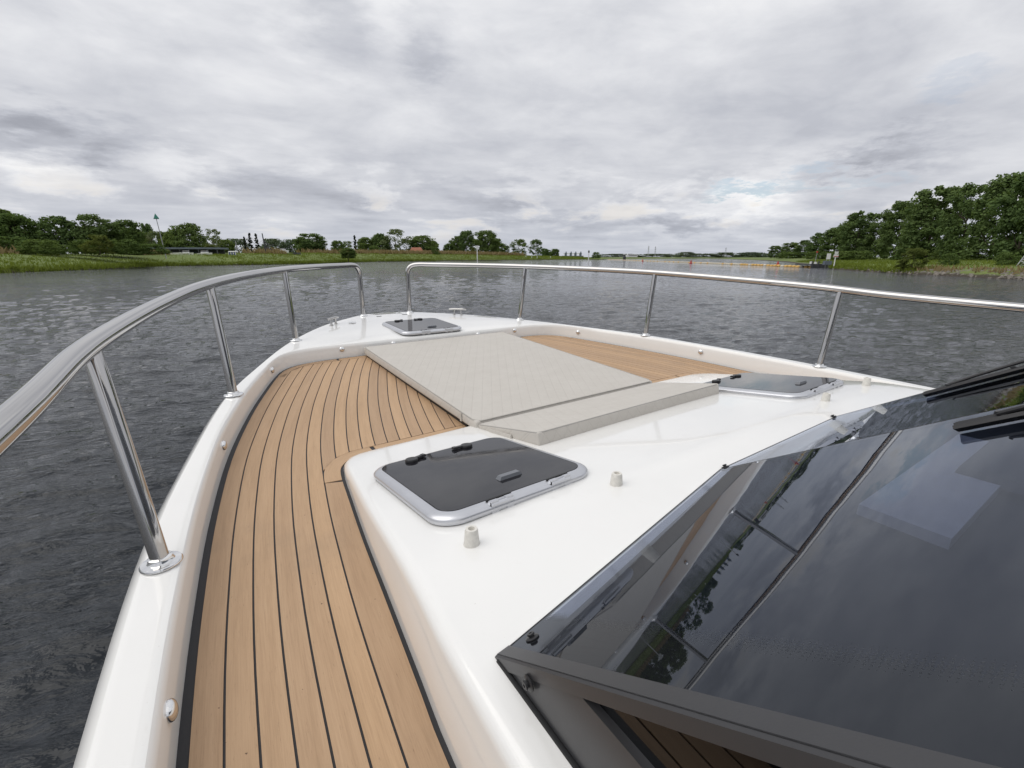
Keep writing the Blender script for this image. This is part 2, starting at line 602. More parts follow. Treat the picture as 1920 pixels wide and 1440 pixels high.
inner = spline([(-2.24, -4), (-2.22, -2), (-2.18, 0), (-2.129, .979), (-2.067, 1.606), (-1.999, 2.072), (-1.911, 2.52), (-1.768, 3.042), (-1.622, 3.475),
                (-1.50, 3.79), (-1.415, 3.93), (-1.30, 4.015), (-1.17, 4.05), (-1.0, 4.062), (-.75, 4.066), (-.4, 4.068), (0, 4.068)], 14)
inner_field = spline([(-2.24, -4), (-2.22, -2), (-2.18, 0), (-2.129, .979), (-2.067, 1.606), (-1.999, 2.072), (-1.911, 2.52), (-1.768, 3.042), (-1.622, 3.475),
                      (-1.49, 3.83), (-1.33, 4.2), (-1.12, 4.6)], 40)
outer = spline([(-2.36, -4), (-2.34, -2), (-2.295, 0), (-2.236, .93), (-2.172, 1.6), (-2.077, 2.13), (-1.87, 3.0), (-1.61, 3.67), (-1.274, 4.39), (-.856, 5.03), (-.42, 5.45), (-.2, 5.585), (0, 5.62)], 14)
roof_base = spline([(-1.71, -4), (-1.69, -2), (-1.665, 0), (-1.638, .65), (-1.618, .87), (-1.588, 1.17), (-1.556, 1.5), (-1.523, 1.78), (-1.49, 2.03), (-1.452, 2.115), (-1.385, 2.155), (-1.30, 2.165)], 10)
roof_base = np.vstack([roof_base, np.array([[x, 2.165] for x in np.linspace(-1.2, 0, 12)])])

boat = empty('motor_boat', (0, 0, 0))
tag(boat, 'white motor boat with teak foredeck, polished guard rails and dark windscreen', 'boat')


def B(p):                                   # boat coordinates to world
    return (p[0], p[1], p[2] + H)


def hull():
    k_in = int(np.argmin(np.abs(inner[:, 1] - 3.3)))
    k_out = int(np.argmin(np.abs(outer[:, 1] - 3.3)))
    A = []
    for y in np.arange(-4, 3.3, .12):
        A.append(((np.interp(y, inner[:k_in + 3, 1], inner[:k_in + 3, 0]), y), (np.interp(y, outer[:k_out + 3, 1], outer[:k_out + 3, 0]), y)))
    a = resample(inner[k_in:], 44); b = resample(outer[k_out:], 44)
    A += [(tuple(p), tuple(q)) for p, q in zip(a, b)]
    V = []; F = []
    cols = 0
    for sgn in (1, -1):
        base = len(V)
        for (p, q) in A:
            p = np.array(p); q = np.array(q)
            d = (q - p); L = np.linalg.norm(d); d = d / L
            zi, zo = float(zg(p[1])), float(zg(q[1]))
            row = [(p, float(zt(p[1])) - .03), (p, zi - .030), (p + d * .004, zi - .014), (p + d * .012, zi - .004), (p + d * .024, zi)]
            for t in (.15, .3, .45, .6, .75, .88):
                s = .024 + (L - .032) * t
                f = min(1., max(0., (L - .35) / .5))
                lift = .018 * f * np.exp(-((t - .5) / .34) ** 4)
                row.append((p + d * s, zi + (zo - zi) * t + lift))
            row += [(p + d * (L - .006), zo), (q, zo - .003), (q + d * .031, zo - .034), (q + d * .034, zo - .042), (q + d * .034, zo - .085), (q + d * .018, zo - .092)]
            # topsides run in and aft towards the waterline
            fy = max(0., (q[1] - 1.) / 4.62)
            for t in (.15, .35, .6, .85, 1., 1.25):
                zz = zo - .092 + (-H - zo + .092) * t
                x = q[0] * (1 - .10 * t - .16 * fy * t)
                y = q[1] - .62 * fy ** 2 * t
                row.append((np.array([x, y]) + d * .018 * (1 - t), zz))
            cols = len(row)
            for (pp, zz) in row:
                V.append((pp[0] * sgn, pp[1], zz + H))
        n = len(A)
        for i in range(n - 1):
            for j in range(cols - 1):
                q4 = (base + i * cols + j, base + (i + 1) * cols + j, base + (i + 1) * cols + j + 1, base + i * cols + j + 1)
                F.append(q4 if sgn < 0 else q4[::-1])
    return obj('hull', new_mesh('hull', V, F, 'gelcoat', True, sharp=28), boat)


hull()


def sheet(name, rows, mat_, parent, smooth=True, sharp=40, uvs=None):
    """rows of equal length -> quads"""
    n = len(rows[0]); V = [B(p) for r in rows for p in r]
    F = [(i * n + j, (i + 1) * n + j, (i + 1) * n + j + 1, i * n + j + 1) for i in range(len(rows) - 1) for j in range(n - 1)]
    return obj(name, new_mesh(name, V, F, mat_, smooth, uvs, None, sharp), parent)


# black caulking bed under the planks
rows = []
for y in np.r_[np.arange(-4, 3.4, .3), np.linspace(3.4, 4.068, 14)]:
    k = inner[:int(np.argmax(inner[:, 1] >= 4.06)) + 1]
    w = -np.interp(y, k[:, 1], k[:, 0])
    rows.append([(x * (w + .004), y, float(zt(y)) - .004) for x in np.linspace(-1, 1, 15)])
deck = sheet('teak_deck', rows, 'caulk', boat)


def coachroof():
    P = resample(roof_base, 110)
    V = []; F = []
    rings = []
    def ring(off, fz):
        Q = offset_path(P, off)
        Q[-1, 0] = 0; Q[:, 0] = np.minimum(Q[:, 0], 0)
        Q[:, 1] = np.minimum.accumulate(Q[::-1, 1])[::-1] if False else Q[:, 1]
        return [(q[0], q[1], fz(p, q)) for p, q in zip(P, Q)]
    rings.append(ring(0, lambda p, q: float(zt(p[1])) - .03))
    rings.append(ring(0.002, lambda p, q: min(float(zr(q[1])) - .034, float(zr(q[1])) - .02)))
    for o, dz in ((.006, -.020), (.014, -.009), (.026, -.002), (.042, 0.)):
        rings.append(ring(o, lambda p, q, dz=dz: float(zr(q[1])) + dz))
    full = []
    for r in rings:
        full.append(r + [(-x, y, z) for x, y, z in r[::-1][1:]])
    n = len(full[0])
    for r in full:
        V += [B(p) for p in r]
    for i in range(len(full) - 1):
        for j in range(n - 1):
            F.append((i * n + j, i * n + j + 1, (i + 1) * n + j + 1, (i + 1) * n + j))
    # the top, strips from port to starboard
    last = (len(full) - 1) * n
    m = len(P)
    K = 12
    prev = None
    for j in range(m - 1):
        a = last + j; b = last + n - 1 - j
        pa = V[a]; pb = V[b]
        if a == b: break
        line = [a]
        for k in range(1, K):
            t = k / K
            line.append(len(V)); V.append((pa[0] + (pb[0] - pa[0]) * t, pa[1], pa[2] + .012 * math.sin(math.pi * t) * (1 if pa[1] > .9 else .0)))
        line.append(b)
        if abs(pa[0]) < 1.28 and prev is not None and abs(pa[1] - V[prev[0]][1]) < 1e-4:
            # front edge is straight across: close with a fan
            pass
        if prev is not None:
            for k in range(K):
                F.append((prev[k], line[k], line[k + 1], prev[k + 1]))
        prev = line
        if pa[0] > -1.29 + .0: 
            break
    # join the last strip to the straight front edge
    j0 = j
    front = list(range(last + j0, last + n - j0))
    F.append(tuple(prev[::-1][:-1] + front[:-1]) if False else tuple(front + prev[1:-1][::-1]))
    return obj('coachroof', new_mesh('coachroof', V, F, 'gelcoat', True, sharp=32), boat)


coach = coachroof()

# teak planks -------------------------------------------------------
rb_cut = roof_base


def dist_to(P, pts):
    """distance from each pt to polyline P"""
    a = P[:-1][None]; b = P[1:][None]; p = pts[:, None]
    ab = b - a
    t = np.clip(((p - a) * ab).sum(-1) / np.maximum((ab ** 2).sum(-1), 1e-12), 0, 1)
    return np.linalg.norm(p - (a + ab * t[..., None]), axis=-1).min(1)


kf = int(np.argmin(np.abs(inner[:, 1] - 3.74)))
front_line = inner[kf:]
MARG = .0735


W_A = .0860                                # the margin board is wider where it turns the corner


def in_field(pts, side=False):
    ok = np.ones(len(pts), bool)
    nf = pts[:, 1] > 3.2
    if nf.any():
        fr = np.zeros(len(pts), bool)
        idx = np.where(nf)[0]
        q = pts[idx]
        d = dist_to(front_line, q)
        ylim = np.interp(q[:, 0], front_line[:, 0], front_line[:, 1])
        ok[idx] &= ((d > MARG) | (q[:, 1] < 3.72)) & (q[:, 1] < ylim - .0)
        ok[idx] &= ~((q[:, 1] > 3.72) & (q[:, 0] < -1.5))
    dr = dist_to(rb_cut, pts)
    xroof = np.interp(pts[:, 1], rb_cut[:, 1], rb_cut[:, 0])
    inside = (pts[:, 1] < 2.166) & (pts[:, 0] > xroof)
    thr = MARG + (W_A - .0705) * np.clip((-1.30 - pts[:, 0] - .05) / .2, 0, 1)
    if not side: ok &= (pts[:, 1] > 1.9)
    ok &= ((dr > thr) | ((pts[:, 1] < 1.98) & side)) & ~inside
    ok &= pts[:, 0] < .0
    return ok


dense = resample(inner_field, 1500)
W_, GAP = .0668, .0058
D_SIDE = .021 + 6 * W_                     # the margin board round the coachroof starts here


def column(d):
    q = offset_path(dense, d)
    ok = in_field(q, d < D_SIDE + .001)
    if not ok.any(): return None
    e = np.diff(np.r_[0, ok.astype(int), 0])
    runs = sorted(zip(np.where(e == 1)[0], np.where(e == -1)[0]), key=lambda r: r[0] - r[1])
    a, b = runs[0]
    return q[a:b]


def strip(name, ca, cb, u0, sgn, parent=deck, label=None):
    n = 70
    ca = resample(ca, n); cb = resample(cb, n)
    V = []; F = []; UV = []
    s = np.r_[0, np.cumsum(np.linalg.norm(np.diff((ca + cb) / 2, axis=0), axis=1))]
    for i in range(n):
        for p, dz, uu in ((ca[i], -.006, 0), (ca[i], 0., 0), (cb[i], 0., W_), (cb[i], -.006, W_)):
            V.append((p[0] * sgn, p[1], float(zt(p[1])) + dz + H)); UV.append((u0 + uu, s[i]))
    for i in range(n - 1):
        for j in range(3):
            q4 = (i * 4 + j, (i + 1) * 4 + j, (i + 1) * 4 + j + 1, i * 4 + j + 1)
            F.append(q4[::-1] if sgn > 0 else q4)
    F += [(0, 1, 2, 3), ((n - 1) * 4 + 3, (n - 1) * 4 + 2, (n - 1) * 4 + 1, (n - 1) * 4)]
    return obj(name, new_mesh(name, V, F, 'teak', False, UV), parent)


for k in range(24):
    d0 = .021 + k * W_
    ca = column(d0 + GAP / 2); cb = column(d0 + W_ - GAP / 2)
    if ca is None or cb is None: continue
    if len(ca) < 12 or len(cb) < 12: continue
    if abs(len(ca) - len(cb)) > 500:          # one side stops at the roof corner
        if len(ca) > len(cb): ca = ca[-len(cb):] if k > 5 else ca
        else: cb = cb[-len(ca):]
    for sgn in (1, -1):
        strip('deck_plank', ca, cb, k * .3, sgn)

# margin boards round the coachroof and along the front step
rb = resample(roof_base, 1200)


def roof_margin(i0, i1):
    P = rb[i0:i1]
    return offset_path(P, -.013), offset_path(P, -.0705)


j1 = int(np.argmin(np.abs(rb[:, 1] - 1.97) + (rb[:, 0] > -1.4) * 9))
j2 = int(np.argmin(np.linalg.norm(rb - np.array([-1.29, 2.165]), axis=1)))
off_a, off_b = offset_path(rb, -.013), offset_path(rb, -.0705)
side_line = offset_path(dense, D_SIDE + GAP / 2)
side_line = side_line[side_line[:, 1] < 1.985]

wid = .0705 + (W_A - .0705) * np.clip((-1.30 - rb[:, 0]) / .2, 0, 1)
off_b = rb + (offset_path(rb, -1.) - rb) * wid[:, None]
for i0, i1 in ((0, j1 - 1), (j1 + 1, j2), (j2 + 2, 1200)):
    for sgn in (1, -1):
        strip('margin_board', side_line if i0 == 0 else off_b[i0:i1], off_a[i0:i1], i0 * .1, sgn)
fl = resample(front_line, 300)
fa, fb = offset_path(fl, .020), offset_path(fl, MARG - GAP / 2)
jf = int(np.argmin(np.linalg.norm(fl - np.array([-.99, 4.06]), axis=1)))
for i0, i1 in ((2, jf), (jf + 3, 300)):
    for sgn in (1, -1):
        strip('margin_board', fa[i0:i1], fb[i0:i1], i0 * .1, sgn)


# guard rails ---------------------------------------------------------
rail_pts = [(-2.41, -3.2, -.49), (-2.38, -1.5, -.410), (-2.325, 0, -.330), (-2.240, 1.10, -.274), (-2.190, 1.66, -.229), (-2.045, 2.4, -.183), (-1.845, 3.10, -.144),
            (-1.55, 3.86, -.119), (-1.20, 4.50, -.102), (-.84, 4.95, -.094), (-.52, 5.27, -.090)]
rail = [tuple(p) for p in spline(rail_pts, 9)]
bend = spline([(-.52, 5.27, -.090), (-.40, 5.372, -.089), (-.335, 5.425, -.106), (-.302, 5.450, -.150), (-.296, 5.458, -.22), (-.2935, 5.461, -.45), (-.2925, 5.462, -.672)], 6)
rail += [tuple(p) for p in bend[1:]]
STAN = [((-2.137, 1.503, float(zg(1.503))), (-2.207, 1.575, -.277)), ((-1.831, 3.01, float(zg(3.01))), (-1.845, 3.10, -.190)),
        ((-1.234, 4.397, float(zg(4.397))), (-1.205, 4.49, -.145)), ((-2.235, -.05, float(zg(-.05))), (-2.325, -.02, -.345)), ((-2.27, -1.6, float(zg(-1.6))), (-2.38, -1.6, -.425))]


def flange_mesh():
    return MB().lathe((0, 0, 0), [(.052, 0), (.052, .004), (.049, .008), (.034, .010), (.0315, .014), (.030, .022), (.0275, .024)], 30).mesh('base_flange', 'chrome', True, 40)


fl_me = flange_mesh()
for sgn, side in ((1, 'port'), (-1, 'starboard')):
    V, F = sweep([B((p[0] * sgn, p[1], p[2])) for p in rail], .0275, 22)
    hr = obj('guard_rail', new_mesh('guard_rail', V, F, 'stainless', True, sharp=60), boat)
    hr['label'] = 'polished steel guard rail on the %s side of the bow' % side
    # the posts lean a little differently on each side
    ry = np.array([p[1] for p in rail[:len(rail_pts) * 9 - 9]]); rr_ = np.array(rail[:len(ry)])
    tops = dict(zip((1.503, 3.01, 4.397), (1.64, 3.08, 4.42) if sgn == 1 else (1.48, 2.99, 4.36)))
    for a, b in STAN:
        if a[1] in tops:
            ty = tops[a[1]]
            b = (np.interp(ty, ry, rr_[:, 0]), ty, np.interp(ty, ry, rr_[:, 2]) - .012)
        a2 = Vector(B((a[0] * sgn, a[1], a[2]))); b2 = Vector(B((b[0] * sgn, b[1], b[2])))
        V, F = sweep([a2, a2 + (b2 - a2) * .5, b2], .0235, 20)
        st = obj('stanchion', new_mesh('stanchion', V, F, 'stainless', True, sharp=60), hr)
        obj('base_flange', fl_me, hr, a2, (R(-2.5), R(0), 0))
    obj('base_flange', fl_me, hr, B((-.2925 * sgn, 5.462, float(zg(5.462)))), (R(-2), 0, 0))

# small deck fittings ------------------------------------------------------
light_me = MB().lathe((0, 0, 0), [(.0235, -.004), (.0235, .004), (.022, .009), (.017, .0135), (.009, .0165), (0, .0175)], 20).mesh('deck_light', 'chrome', True, 60)


def face_light(y=None, x=None):
    for sgn in (1, -1):
        if y is not None:
            xi = np.interp(y, inner[:150, 1], inner[:150, 0])
            sl = (np.interp(y + .05, inner[:150, 1], inner[:150, 0]) - np.interp(y - .05, inner[:150, 1], inner[:150, 0])) / .1
            n = Vector((1, -sl, .0)).normalized()
            p = Vector((xi, y, float(zg(y)) - .058))
        else:
            p = Vector((x, 4.067, float(zg(4.06)) - .045)); n = Vector((0, -1, 0))
        n.x *= sgn
        o = obj('deck_light', light_me, boat, B((p.x * sgn, p.y, p.z)))
        o.rotation_euler = Vector((0, 0, 1)).rotation_difference(n).to_euler()


for y in (-.5, 1.03, 2.43, 3.70): face_light(y=y)
for x in (-.93, -.46): face_light(x=x)


def cleat_mesh():
    b = MB()
    V, F = sweep([(0, -.115, .066), (0, -.108, .067), (0, -.05, .070), (0, .05, .070), (0, .108, .067), (0, .115, .066)], [.006, .0105, .0125, .0125, .0105, .006], 12)
    b.add(V, F)
    for s in (-1, 1):
        b.tube([(0, .048 * s, .0), (0, .046 * s, .02), (0, .040 * s, .068)], [.014, .011, .011], 12)
        b.lathe((0, .048 * s, 0), [(.022, 0), (.022, .004), (.014, .008)], 16)
    return b.mesh('mooring_cleat', 'stainless', True, 45)


cl = cleat_mesh()
for sgn in (1, -1):
    obj('mooring_cleat', cl, boat, B((-.745 * sgn, 5.03, float(zg(5.03)) + .004)), (0, 0, R(-42 * sgn)))
b = MB().lathe((0, 0, 0), [(.040, 0), (.040, .006), (.035, .009), (.028, .007), (0, .007)], 24)
obj('filler_cap', b.mesh('filler_cap', 'chrome', True, 40), boat, B((-.565, 4.98, float(zg(4.98)) + .016)))
slot = MB()
slot.box((0, 0, .003), (.060, .024, .006)).tube([(-.03, 0, .003), (.03, 0, .003)], .007, 8)
sm = slot.mesh('deck_vent', 'dark_steel', True, 30)
for s in (-1, 1):
    obj('deck_vent', sm, boat, B((-.158 * s, 5.30, float(zg(5.30)) + .004)), (R(-2.3), 0, R(8 * s)))
bm_ = MB().lathe((0, 0, 0), [(.0235, 0), (.0235, .004), (.0215, .012), (.0185, .046), (.0165, .052), (.0095, .052), (.0085, .040), (0, .040)], 22).mesh('rubber_stop', 'cream_rubber', True, 50)
for x in (-1.412, -.830, .842, 1.424):
    obj('rubber_stop', bm_, boat, B((x, .965, float(zr(.965)) - .001)))


# deck hatches ---------------------------------------------------------------
def rrect(w, h, r, n=8):
    pts = []
    for cx, cy, a0 in ((w / 2 - r, h / 2 - r, 0), (-w / 2 + r, h / 2 - r, 90), (-w / 2 + r, -h / 2 + r, 180), (w / 2 - r, -h / 2 + r, 270)):
        for k in range(n + 1):
            a = R(a0 + 90 * k / n)
            pts.append((cx + r * math.cos(a), cy + r * math.sin(a)))
    return pts


def frame_mesh(w, h, r):
    prof = [(.004, 0.), (.003, .007), (.0, .008), (-.001, .016), (.002, .021), (.009, .0265), (.019, .0305), (.030, .0328), (.0335, .0330), (.0345, .0315)]
    V = []; F = []
    n = 0
    for o, z in prof:
        L = rrect(w - 2 * o, h - 2 * o, max(r - o, .02), 10); n = len(L)
        V += [(x, y, z) for x, y in L]
    for i in range(len(prof) - 1):
        for k in range(n):
            F.append((i * n + k, i * n + (k + 1) % n, (i + 1) * n + (k + 1) % n, (i + 1) * n + k))
    return new_mesh('deck_hatch', V, F, 'satin_aluminium', True, sharp=50)


def pane_mesh(w, h, r):
    L = rrect(w - .067, h - .067, r - .034, 10); n = len(L)
    L2 = rrect(w - .071, h - .071, r - .036, 10)
    V = [(x, y, .031) for x, y in L] + [(x, y, .0345) for x, y in L2]
    F = [(k, (k + 1) % n, n + (k + 1) % n, n + k) for k in range(n)] + [tuple(range(n, 2 * n))]
    return new_mesh('hatch_pane', V, F, ['hatch_acrylic'], False)


def handle_mesh():
    b = MB()
    b.lathe((0, 0, .0), [(.027, 0), (.028, .006), (.025, .0115), (.012, .0135), (0, .0138)], 24)
    b.box((.036, .004, .0075), (.060, .020, .008), R(8), .9); b.box((.060, .007, .008), (.018, .024, .010), R(8), .85)
    return b.mesh('hatch_handle', 'black_plastic', True, 40)


HW, HH, HR = .652, .69, .095
fr_me, pn_me, hd_me = frame_mesh(HW, HH, HR), pane_mesh(HW, HH, HR), handle_mesh()
hb = MB().box((0, 0, .018), (.088, .012, .036)).box((-.029, -.004, .0175), (.028, .016, .041)).box((.029, -.004, .0175), (.028, .016, .041))
hb.tube([(-.043, -.008, .026), (.043, -.008, .026)], .0085, 10)
hb.cur = 1
hb.box((0, .0125, .0363), (.096, .006, .004))
hg_me = hb.mesh('hatch_hinge', ['satin_aluminium', 'black_rubber'], False)
lb = MB().box((0, 0, .006), (.098, .030, .012), 0, .82)
lt_me = lb.mesh('latch_plate', 'grey_plastic', False)


def hatch(x, y, zf, tilt, label, lx=.03):
    o = obj('deck_hatch', fr_me, boat, B((x, y, zf)), (tilt, 0, 0))
    o['label'] = label
    obj('hatch_pane', pn_me, o)
    for hx, rz in ((-.16, 8), (.105, 172)):
        obj('hatch_handle', hd_me, o, (hx, .266, .0345), (0, 0, R(rz)))
    for hx in (-.10, .148):
        obj('hatch_hinge', hg_me, o, (hx, -HH / 2 + .0135, -.001))
    obj('latch_plate', lt_me, o, (lx, -.19, .0345))
    return o


t8 = -math.atan(.14)
hatch(-1.128, 1.42, float(zr(1.42)) + .005, t8, 'square dark hatch in the port corner of the coachroof')
hatch(1.10, 1.40, float(zr(1.40)) + .005, t8, 'square dark hatch in the starboard corner of the coachroof')
hatch(-.012, 4.43, float(zg(4.43)) + .012, math.atan(.041), 'square dark hatch on the foredeck at the bow')

# windscreen and cabin front ---------------------------------------------------------
NP = Vector((-.10227, .545337, .831954)).normalized()
A0 = Vector((-1.555, .6115, -.767)); B0 = Vector((-.421, .8243, -.767))
MD = Vector((-.0313, -.8377, .5453)).normalized()
PD = Vector((.006, -.8335, .5525)); PD = (PD - NP * PD.dot(NP)).normalized()
L_ = 2.3
B1 = Vector((.605, .8243, -.767)); A1 = Vector((1.575, .6115, -.767))
MD2 = Vector((.031, MD.y, MD.z)).normalized(); PD2 = Vector((-PD.x, PD.y, PD.z))


def plate(name, quad, n, th, m, parent, grid=1):
    """flat pane with thickness below its outer face"""
    q = [Vector(p) for p in quad]
    V = [B(p) for p in q] + [B(p - n * th) for p in q]
    F = [(0, 1, 2, 3), (7, 6, 5, 4)] + [(i, i + 4, (i + 1) % 4 + 4, (i + 1) % 4) for i in range(4)]
    return obj(name, new_mesh(name, V, F, m), parent)


NC = Vector((0, .5455, .838)).normalized()
wf = MB()
# rubber bed along the foot of the glass and thin joint at the mitres
foot = [A0, B0, B1, A1]
wf.tube([B(p + Vector((0, -.003, .000))) for p in foot], .0030, 8)
wf.tube([B(B0 - NP * .004), B(B0 + MD * L_ - NP * .004)], .0048, 8)
wf.tube([B(B1 - NC * .004), B(B1 + MD2 * L_ - NC * .004)], .0048, 8)
frame_o = obj('windscreen_frame', wf.mesh('windscreen_frame', 'black_rubber', True), boat)
e = .0025
plate('windscreen_pane', [A0 + PD * .0, A0 + PD * L_, B0 + MD * L_ - Vector((e, 0, 0)), B0 - Vector((e, 0, 0))], NP, .006, 'windscreen_glass', frame_o)['label'] = 'large dark pane on the port side of the windscreen, mirroring the far bank'
plate('windscreen_pane', [B0 + Vector((e, 0, 0)), B0 + MD * L_ + Vector((e, 0, 0)), B1 + MD2 * L_ - Vector((e, 0, 0)), B1 - Vector((e, 0, 0))], NC, .006, 'windscreen_glass', frame_o)['label'] = 'middle pane of the windscreen, seen at a glancing angle'
NS = Vector((-NP.x, NP.y, NP.z))
plate('windscreen_pane', [B1 + Vector((e, 0, 0)), B1 + MD2 * L_ + Vector((e, 0, 0)), A1 + PD2 * L_, A1], NS, .006, 'windscreen_glass', frame_o)

SIDE = Vector((1, -.03, 0)).normalized()


def pillar(sgn):
    # aluminium angle: top leg lies on the glass, side leg on the cabin side
    d = Vector((PD.x, PD.y, PD.z)); up = NP.copy(); inw = up.cross(d).normalized()
    if inw.x < 0: inw = -inw
    s = A0 + up * .005 - inw * .004 + d * .004
    prof = [Vector((0, 0, 0)), inw * .030, inw * .030 - up * .005, inw * .006 - up * .006, Vector((.004, 0, -.030)), Vector((-.006, 0, -.030)), Vector((-.005, 0, -.004)), inw * .002]
    V = []; F = []
    for t in (0, L_):
        for q in prof:
            p = s + d * t + q
            V.append(B((p.x * sgn, p.y, p.z)))
    n = len(prof)
    for k in range(n):
        f = (k, (k + 1) % n, n + (k + 1) % n, n + k)
        F.append(f if sgn > 0 else f[::-1])
    F += [tuple(range(n)), tuple(range(2 * n - 1, n - 1, -1))]
    return obj('corner_pillar', new_mesh('corner_pillar', V, F, 'dark_aluminium'), frame_o)


for s in (1, -1): pillar(s)


def cabin_side(sgn):
    # painted rail along the foot of the side window, window glass above it set back a little
    def X(y, z=-.767): return -1.560 - .032 * (.60 - y) + .064 * (z + .767)
    y0, y1 = .585, -3.6
    zb, zt_, top = -.765, -.640, .50
    def pil(z): return .612 - (z + .767) * (PD.y / -PD.z) * 1.0       # y of the pillar foot line at height z
    V = []; F = []
    pts = [(y0, zb), (pil(zt_) - .015, zt_), (y1, zt_), (y1, zb)]
    for dx in (0, .03):
        for y, z in pts: V.append(B((sgn * (X(y, z) + dx), y, z)))
    F = [(0, 1, 2, 3), (7, 6, 5, 4)] + [(i, i + 4, (i + 1) % 4 + 4, (i + 1) % 4) for i in range(4)]
    if sgn < 0: F = [f[::-1] for f in F]
    fr = obj('side_window_frame', new_mesh('side_window_frame', V, F, 'dark_aluminium'), boat)
    V = []
    pts = [(pil(zt_) - .02, zt_ - .002), (pil(top) - .02, top), (y1, top), (y1, zt_ - .002)]
    for dx in (.014, .022):
        for y, z in pts: V.append(B((sgn * (X(y, z) + dx), y, z)))
    obj('side_window', new_mesh('side_window', V, [f[::-1] for f in F], 'side_glass'), fr)
    V, F2 = sweep([B((sgn * (X(y) - .002), y, -.766)) for y in (.60, -1.5, -3.6)], .006, 8)
    obj('rubber_seal', new_mesh('rubber_seal', V, F2, 'black_rubber', True), fr)


for s in (1, -1): cabin_side(s)
# hard top over the cabin, out of the picture above and behind
ht = MB()
tz = (A0 + PD * L_).z
ht.box(B((0, -3.0, tz + .05)), (3.3, 3.6, .09), 0, .985)
obj('hard_top', ht.mesh('hard_top', 'gelcoat'), boat)

# turn buttons for the windscreen cover
tb = MB().lathe((0, 0, 0), [(.0145, 0), (.0145, .002), (.011, .0038), (.0058, .0042), (.0058, .0065), (.008, .007), (.008, .0095), (.0068, .0105), (.003, .0105), (.003, .008), (0, .008)], 20).mesh('turn_button', 'black_plastic', True, 40)


def button(p, n):
    o = obj('turn_button', tb, frame_o, B(p))
    o.rotation_euler = Vector((0, 0, 1)).rotation_difference(Vector(n)).to_euler()


button((-1.490, .586, -.7415), NP); button((-1.5665, .496, -.722), (-1, .03, 0))
button((-.394, .8195, -.7635), NC); button((.585, .830, -.768), NC)


def wiper(tip, far, nrm, arm_side, parent):
    t, f_ = Vector(B(tip)), Vector(B(far))
    d = (f_ - t).normalized(); n = (Vector(nrm) - d * Vector(nrm).dot(d)).normalized(); s = d.cross(n)
    b = MB()
    prof = [(-.019, .004), (-.014, .011), (-.007, .008), (0, .013), (.007, .008), (.014, .011), (.019, .004), (.010, -.002), (0, -.009), (-.010, -.002)]
    V = []
    for q in (t, t + (f_ - t) * .5, f_):
        for a, c in prof: V.append(q + s * a + n * c)
    k = len(prof); F = [tuple(range(k)), tuple(range(3 * k - 1, 2 * k - 1, -1))]
    for i in range(2):
        for j in range(k): F.append((i * k + j, i * k + (j + 1) % k, (i + 1) * k + (j + 1) % k, (i + 1) * k + j))
    b.add(V, F)
    for u in (.08, .26, .8):
        b.box(t + d * u + n * .013, (.018, .018, .006), math.atan2(d.y, d.x))
    o = obj('wiper_blade', b.mesh('wiper_blade', 'black_plastic'), parent)
    a = MB()
    s2 = s * arm_side
    a.tube([t + d * .075 + n * .014 + s2 * .004, t + d * .16 + n * .020 + s2 * .012, t + d * .34 + n * .026 + s2 * .022], .0055, 8)
    a.tube([t + d * .33 + n * .026 + s2 * .021, t + d * .45 + n * .028 + s2 * .024, t + d * 1.5 + n * .04 + s2 * .034], .011, 8)
    obj('wiper_arm', a.mesh('wiper_arm', 'black_plastic', True), o)
    c = MB().lathe(tuple(t + d * .345 + n * .037 + s2 * .022), [(.007, 0), (.006, .003), (0, .003)], 12, tuple(n))
    obj('arm_screw', c.mesh('arm_screw', 'chrome', True), o)


p0 = Vector((-.587, .209, -.370))
wiper(p0, p0 + MD * .9, NP, 1, frame_o)
p1 = Vector((.335, .462, -.517))
wiper(p1, p1 + MD * 1.1, NC, -1, frame_o)

# inside the cabin, faint through the glass
it = MB()
ft = [(-1.50, .57), (-.42, .785), (.60, .785), (1.50, .57), (1.50, -3.5), (-1.50, -3.5)]
it.add([B((x, y, z)) for z in (-.764, -.750) for x, y in ft], [tuple(range(5, -1, -1)), tuple(range(6, 12))] + [(i, (i + 1) % 6, 6 + (i + 1) % 6, 6 + i) for i in range(6)])
dash = obj('dashboard', it.mesh('dashboard', 'interior_dark'), boat)
pl = MB().box(B((.10, .285, -.733)), (1.00, .21, .034), R(-1))
obj('instrument_panel', pl.mesh('instrument_panel', 'interior_grey'), dash)
sc = MB().box(B((.36, .20, -.71)), (.50, .18, .03), R(-1), .92)
obj('display_screen', sc.mesh('display_screen', 'interior_dark'), dash)
bk = MB().box(B((0, -2.6, -.65)), (2.9, .1, 2.0)); bk.box(B((0, -1.4, -1.5)), (2.9, 2.6, .06))
obj('cabin_bulkhead', bk.mesh('cabin_bulkhead', 'interior_dark'), boat)


